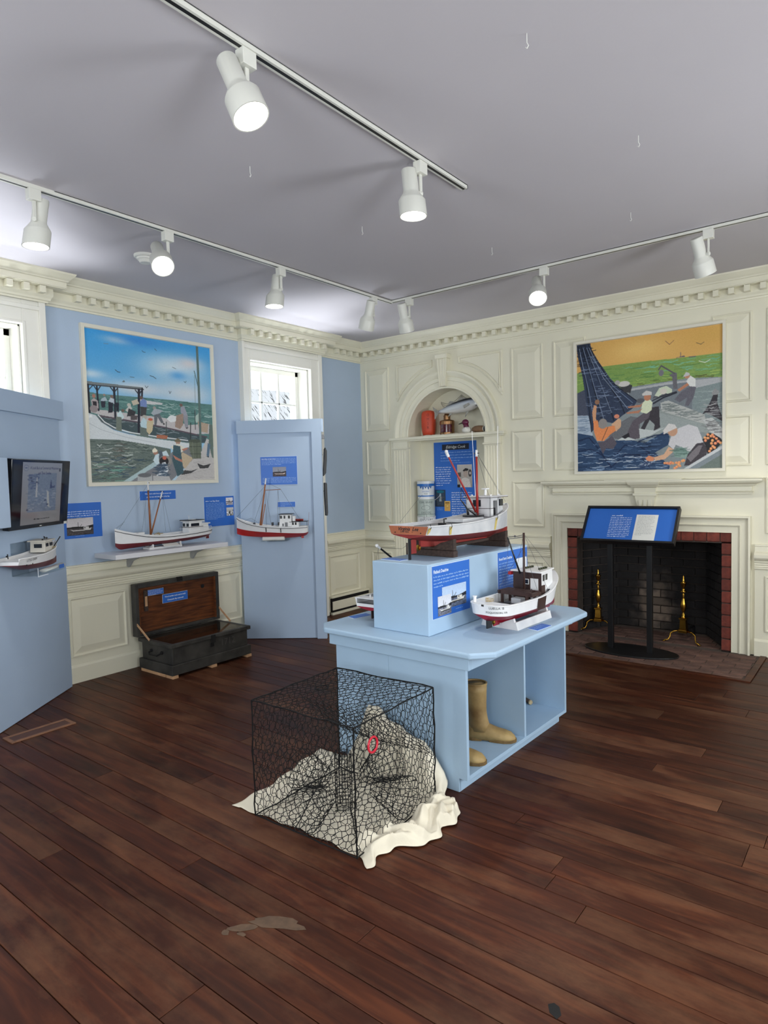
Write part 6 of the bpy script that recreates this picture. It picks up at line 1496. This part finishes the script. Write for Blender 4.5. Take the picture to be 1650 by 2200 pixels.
def can(name, label, z, r, h_, body, tap=0):
    T_ = thing(name, label, 'can', (-4.055, 5.945, z), .58, 'oyster cans stacked in the niche'); MB().lathe([(r*.98-tap, 0), (r-tap, .003), (r, h_-.004), (r*.985, h_)], 32).obj('body', body, T_, smooth=False)
    MB().lathe([(r-tap+.002, 0), (r-tap+.002, .005), (r-tap, .007)], 32).obj('bottom_rim', body, T_); MB().lathe([(r, h_-.008), (r+.003, h_-.006), (r+.003, h_), (r*.96, h_+.0005), (r*.96, h_-.003)], 32).obj('top_rim', body, T_); return T_
M_CANW = mat('white_can_enamel', (216, 220, 222), .3, var=.02); M_CANG = mat('pale_grey_green_can', (176, 188, 182), .35, var=.03); M_CANB = mat('blue_can_band', (28, 104, 184), .35); M_CANT = mat('grey_can_lettering', (78, 92, 92), .4)
def shell(r, z, T_, m):
    pts = [(.042*math.cos(t)*(1.25 if math.cos(t) < 0 else 1), .028*math.sin(t)*(1 if math.cos(t) > 0 else .8)) for t in np.linspace(0, 2*PI, 26)]
    MB().tube([((r+.001)*math.sin(x/r), -(r+.001)*math.cos(x/r), z+y) for x, y in pts], .0012, 4).obj('oyster_emblem', m, T_)
T_ = can('oyster_can', 'bottom oyster can of the stack, half hidden by the boat', .861, .102, .182, M_CANW); cyl_text('OYSTERS', .042, .102, .145, M_NAVY, T_, .0, .9); cyl_text('Quality Brand', .015, .102, .172, M_NAVY, T_, 0)
T_ = can('oyster_can', 'grey-green middle can of the stack with an oyster shell emblem', 1.045, .098, .186, M_CANG); cyl_text('YORK BRAND', .034, .098, .155, M_CANT, T_, 0, .78); cyl_text('OYSTERS', .036, .098, .04, M_CANT, T_, 0, .8); shell(.098, .096, T_, M_CANT); MB().lathe([(.0985, .022), (.0987, .024), (.0985, .026)], 32, cap=False).obj('print_line', M_CANT, T_)
MB().tube([(.098, 0, .175), (.13, -.02, .20), (.16, -.03, .235)], .0016, 5).obj('wire_bail', M_BWHITE, T_)
T_ = can('oyster_can', 'white and blue can at the top of the stack', 1.233, .096, .198, M_CANW, .006)
MB().lathe([(.0955, .145), (.0962, .147), (.0966, .168), (.096, .17)], 32, cap=False).obj('blue_band', M_CANB, T_); MB().lathe([(.0912, .03), (.0915, .031), (.0917, .042), (.0912, .043)], 32, cap=False).obj('blue_band', M_CANB, T_)
for a in range(-2, 3): MB().tube([(.0965*math.sin(t), -.0965*math.cos(t), z) for t, z in ((a*.3-.1, .148), (a*.3, .122-.012*(a % 2)), (a*.3+.1, .148))], .006, 5).obj('scroll', M_CANB, T_)
greek_o = cyl_text('OYSTERS', .022, .094, .085, M_CANB, T_, 0, .9); cyl_text('fresh', .02, .093, .06, M_CANT, T_, 0, 1, 0, .3)
# shelf objects
SZ = 1.9155
FL = thing('orange_float', 'tall orange net float standing on the niche shelf', 'float', (-3.985, 5.925, SZ), .5); M_ORG = mat('orange_red_foam', (196, 68, 38), .5, var=.06, vs=12)
MB().lathe([(.02, 0), (.05, .004), (.066, .02), (.074, .06), (.079, .13), (.079, .2), (.075, .245), (.06, .272), (.03, .28), (.001, .28)], 24).obj('body', M_ORG, FL, smooth=True)
mt = mat('dark_orange_mark', (120, 34, 20), .6)
for k, tx in enumerate(('R', 'S', 'M', 'O')): cyl_text(tx, .042, .079, .09+k*.045, mt, FL, .0, .8)
MB().tube([(-.01, 0, .275), (-.005, 0, .30), (.01, .0, .275)], .004, 6).obj('rope_loop', M_ROPE, FL)
LN = thing('ship_lantern', 'brass ship lantern with a dark red lens', 'lantern', (-3.748, 5.925, SZ), .4); M_OBR = mat('tarnished_brass', (150, 112, 78), .3, metal=.9, var=.15, vs=15)
pts = [(.082*math.cos(t), .07*math.sin(t)) for t in [2*PI*k/24 for k in range(24)]]
MB().prism(pts, 0, .028).prism([(x*.97, y*.97) for x, y in pts], .112, .145).loft([[(x*k_, y*k_, z) for x, y in pts] for k_, z in ((.97, .145), (.9, .155), (.5, .166), (.44, .168))]).obj('case', M_OBR, LN, bevel=.002)
MB().prism([(x*.93, y*.9+.01) for x, y in pts], .028, .112).obj('back_case', M_OBR, LN); MB().loft([[(-.058+.116*k/8, -.066-.022*math.sin(PI*k/8), z) for k in range(9)]+[(.058, -.04, z), (-.058, -.04, z)] for z in (.03, .11)]).obj('red_lens', mat('dark_red_glass', (72, 10, 30), .08), LN)
MB().tube([(-.06, -.082, .07), (.06, -.082, .07)], .0022, 5).obj('lens_guard', M_OBR, LN); MB().lathe([(.036, .165), (.036, .2), (.04, .202), (.04, .207), (.032, .212), (.026, .228), (.015, .238), (.001, .24)], 18).obj('chimney', M_OBR, LN)
DK = thing('duck_decoy', 'canvasback duck decoy with a maroon head', 'decoy', (-3.445, 5.85, SZ), 0); M_DH = mat('maroon_decoy_paint', (96, 24, 58), .35); M_DW = mat('white_decoy_paint', (224, 222, 214), .5)
MB().sphere((-.02, 0, .035), (.052, .045, .036), 14, 8).obj('breast', M_DW, DK, smooth=True); MB().cone((-.02, 0, .05), (-.03, 0, .10), .028, .026, 12).obj('neck', M_DH, DK, smooth=True); MB().sphere((-.034, 0, .115), (.038, .027, .032), 14, 8).obj('head', M_DH, DK, smooth=True)
MB().loft([[(-.065, -.012, .104), (-.065, .012, .104), (-.065, .008, .122), (-.065, -.008, .122)], [(-.115, -.008, .098), (-.115, .008, .098), (-.115, .004, .104), (-.115, -.004, .104)]]).obj('bill', M_GREEN, DK, bevel=.002)
DB = thing('decoy_body', 'brown wooden decoy body with a black tail end', 'decoy', (-3.30, 5.845, SZ), 0); M_DB = mat('brown_carved_wood', (120, 90, 64), .6, var=.1, vs=30)
MB().lathe([(.002, -.095), (.02, -.09), (.034, -.06), (.037, -.02), (.033, .02), (.028, .04)], 16, (0, 0, .036), (1, 0, 0)).obj('body', M_DB, DB, smooth=True); MB().lathe([(.0285, .04), (.0285, .046)], 16, (0, 0, .036), (1, 0, 0)).obj('cream_band', M_DW, DB); MB().lathe([(.028, .046), (.027, .095), (.022, .099)], 16, (0, 0, .036), (1, 0, 0)).obj('tail', M_BLACK, DB)
RO = MB(); rr = random.Random(8)
for k in range(5):
    x = -4.02+k*.17; P = [(x+.028*i+rr.uniform(-.01, .01), 5.865+rr.uniform(-.018, .012), SZ+.006+rr.uniform(0, .006)) for i in range(8)]
    RO.tube(P, .004, 5)
o = tag(RO.obj('shelf_netting', mat('white_net_twine', (214, 206, 190), .8)), 'white twine netting strewn along the niche shelf', 'netting')
# fish
FI = thing('mounted_fish', 'silver mounted fish with dark back on the niche wall', 'fish', (-3.585, 5.925, 2.195), 0); FI.rotation_euler = (0, -.13, 0)
def fishmat():
    M_ = Mat('silver_fish_skin'); tc = M_.node('ShaderNodeTexCoord'); sp = M_.node('ShaderNodeSeparateXYZ'); M_.link(tc.outputs['Object'], sp.inputs[0]); mr = M_.node('ShaderNodeMapRange'); mr.inputs[1].default_value = -.06; mr.inputs[2].default_value = .065
    rp = M_.node('ShaderNodeValToRGB'); e = rp.color_ramp.elements; e[0].position = .2; e[0].color = lin((214, 212, 206)); e[1].position = .86; e[1].color = lin((46, 50, 60)); k = e.new(.66); k.color = lin((178, 186, 196))
    M_.link(sp.outputs[2], mr.inputs[0]); M_.link(mr.outputs[0], rp.inputs[0]); M_.link(rp.outputs[0], M_.b.inputs['Base Color']); M_.b.inputs['Roughness'].default_value = .25; M_.b.inputs['Metallic'].default_value = .25; return M_.m
MF = fishmat(); M_FIN = mat('grey_fin', (150, 148, 140), .5, var=.15, vs=40)
fs = [(-.235, .016, .018), (-.2, .02, .022), (-.12, .03, .042), (-.02, .04, .062), (.08, .044, .07), (.16, .04, .066), (.22, .032, .052), (.26, .02, .036), (.285, .006, .016)]
MB().loft([[(x, -.045+ry*math.cos(t), rz_*math.sin(t)) for t in [2*PI*k/18 for k in range(18)]] for x, ry, rz_ in fs]).obj('body', MF, FI, smooth=True)
MB().prism([(-.225, 0), (-.305, .07), (-.29, .0), (-.30, -.07)], -.05, -.045, 'xz').obj('tail_fin', M_FIN, FI); MB().prism([(-.14, .04), (-.08, .085), (-.02, .062)], -.048, -.044, 'xz').prism([(.0, .062), (.05, .095), (.13, .07)], -.048, -.044, 'xz').obj('dorsal_fin', M_FIN, FI)
MB().prism([(.10, -.06), (.07, -.12), (.12, -.08), (.13, -.06)], -.05, -.045, 'xz').prism([(-.1, -.035), (-.13, -.075), (-.06, -.05)], -.05, -.045, 'xz').obj('belly_fin', M_FIN, FI); MB().prism([(.17, -.01), (.10, -.035), (.09, -.005), (.16, .01)], -.092, -.088, 'xz').obj('side_fin', M_FIN, FI)
MB().sphere((.235, -.078, .02), (.009, .005, .009), 10, 6).obj('eye', M_BLACK, FI); MB().loft([[(.225, -.075, -.035), (.26, -.065, -.03), (.287, -.045, -.012), (.27, -.06, -.022)], [(.225, -.073, -.03), (.26, -.063, -.024), (.287, -.043, -.006), (.27, -.058, -.016)]]).obj('mouth', M_BLACK, FI); MB().box(-.02, -.01, -.01, .02, .125, .01).obj('wall_mount', M_DARK, FI)
NT = MB()
for k in range(3):
    a, b_ = [(-3.90, 2.29), (-3.64, 2.345), (-3.38, 2.30), (-3.30, 2.24)][k:k+2]
    for d_ in range(4):
        NT.tube([(a[0]+(b_[0]-a[0])*t, NB-.004, a[1]+(b_[1]-a[1])*t-(.05+.028*d_)*math.sin(PI*t)-.006*d_) for t in np.linspace(0, 1, 12)], .0012 if d_ else .002, 4)
o = tag(NT.obj('wall_netting', mat('grey_net_twine', (150, 146, 134), .8)), 'fishing net draped on the niche wall behind the fish', 'netting')
# ---------------------------------------------------------------- tracks and spotlights
M_TRK = mat('white_track_enamel', (214, 214, 206), .35, var=.01); M_BULB = emit('lit_bulb', (255, 250, 240), 14.0)
def track(label, p0, p1):
    p0 = Vector(p0); p1 = Vector(p1); T_ = thing('light_track', label, 'light track', (p0.x, p0.y, H), math.atan2(p1.y-p0.y, p1.x-p0.x)); L = (p1-p0).length
    MB().box(0, -.018, -.004, L, .018, 0).box(0, -.018, -.020, L, -.008, 0).box(0, .008, -.020, L, .018, 0).obj('rail', M_TRK, T_)
    MB().box(.002, -.0095, -.0195, L-.004, .0095, -.003).obj('slot', M_BLACK, T_); MB().box(L-.004, -.018, -.02, L, .018, 0).obj('end_cap', M_TRK, T_)
    return T_
track('short white light track ending above the room centre', (-1.78, -.9), (-1.78, 3.03)); track('white light track running along the blue wall side', (-3.42, -1.2), (-3.42, 4.56)); track('white light track running along the fireplace side', (-3.402, 4.542), (1.3, 4.542))
camr = Vector((.788, .615, 0)); camf = Vector((-.615, .787, 0))
def spot(label, x, y, dr, df, dz, along):
    d = (camr*dr+camf*df+Vector((0, 0, dz))).normalized()
    T_ = thing('track_spotlight', label, 'spotlight', (x, y, H-.02), 0, 'white track spotlights')
    a = MB()
    if along == 'y': a.box(-.021, -.03, -.055, .021, .03, 0)
    else: a.box(-.03, -.021, -.055, .03, .021, 0)
    a.obj('adapter', M_TRK, T_, bevel=.002)
    side = d.cross(Vector((0, 0, 1))); side = side.normalized() if side.length > .1 else camr
    if side.dot(camr) < 0: side = -side
    hinge = Vector((0, 0, -.145)); ctr = hinge-side*.05
    MB().bar((0, 0, -.055), hinge, .018, .010).cone(hinge+side*.008, hinge-side*.05, .012, .012, 10).obj('stem', M_TRK, T_, bevel=.002)
    o_ = ctr-d*.07
    hs = MB().lathe([(.002, -.045), (.034, -.045), (.037, -.04), (.037, .065), (.040, .075), (.060, .105), (.064, .112), (.065, .185), (.0655, .19), (.061, .19), (.058, .175), (.035, .12), (.002, .115)], 28, o_, d).obj('housing', M_TRK, T_); smooth_angle(hs, 35)
    MB().lathe([(.001, .160), (.03, .163), (.05, .170), (.0575, .178), (.0575, .176), (.03, .15), (.001, .145)], 24, o_, d).obj('bulb', M_BULB, T_)
    l = bpy.data.lights.new('spot_beam', 'SPOT'); l.energy = SPOT_W; l.color = (1, .95, .86); l.spot_size = 1.15; l.spot_blend = .8; l.shadow_soft_size = .05
    lo = bpy.data.objects.new('spot_beam', l); COL.objects.link(lo); lo.parent = T_; lo.location = o_+d*.20; lo.rotation_euler = d.to_track_quat('-Z', 'Y').to_euler()
spot('large lit spotlight nearest the camera on the short track', -1.787, 1.574, .34, -.16, -.85, 'y'); spot('lit spotlight by the far end of the short track', -1.787, 2.633, .06, -.16, -.97, 'y')
spot('spotlight at the far left tilted away from the window', -3.42, 1.582, -.16, -.02, -.96, 'y'); spot('bright lit spotlight beside the smoke detector', -3.42, 2.351, .34, -.62, -.7, 'y')
spot('spotlight above the narrow window, lens just showing', -3.42, 3.262, -.10, -.16, -.95, 'y'); spot('grey spotlight just left of the track corner', -3.42, 4.304, -.22, .35, -.86, 'y')
spot('grey spotlight just right of the track corner', -3.224, 4.542, .18, .35, -.86, 'x'); spot('lit spotlight left of the mantel painting', -2.016, 4.542, -.12, -.62, -.72, 'x'); spot('spotlight at the far right turned to the wall', -.924, 4.542, .36, .25, -.80, 'x')
SD = thing('smoke_detector', 'round white smoke detector on the ceiling', 'smoke detector', (-3.925, 2.52, H)); M_SMK = mat('white_plastic', (222, 222, 216), .4, var=.01)
MB().lathe([(.072, 0), (.072, -.010), (.066, -.016), (.055, -.018)], 28).obj('mount_plate', M_SMK, SD); MB().lathe([(.055, -.017), (.053, -.028), (.045, -.032), (.038, -.045), (.034, -.05), (.002, -.05)], 28).obj('body', M_SMK, SD); MB().lathe([(.0405, -.036), (.041, -.038), (.0385, -.044)], 14, cap=False).obj('vent_slot', M_BLACK, SD)
for k, (x, y) in enumerate(((-1.007, 2.15), (-.921, 3.108), (-1.225, 3.979), (-2.451, 2.159), (-2.531, 3.095), (-2.122, 3.954))):
    T_ = MB().tube([(0, 0, 0), (0, 0, -.03), (.006, 0, -.042), (.0, 0, -.05), (-.005, 0, -.044)], .0016, 5).obj('ceiling_hook', M_SMK)
    T_.location = (x, y, H); tag(T_, ['thin wire ceiling hook nearest the top right', 'thin wire ceiling hook above the mantel painting', 'thin wire ceiling hook by the right hand track', 'thin wire ceiling hook near the smoke detector', 'thin wire ceiling hook left of the room centre', 'thin wire ceiling hook near the track corner'][k], 'hook', 'ceiling hooks')
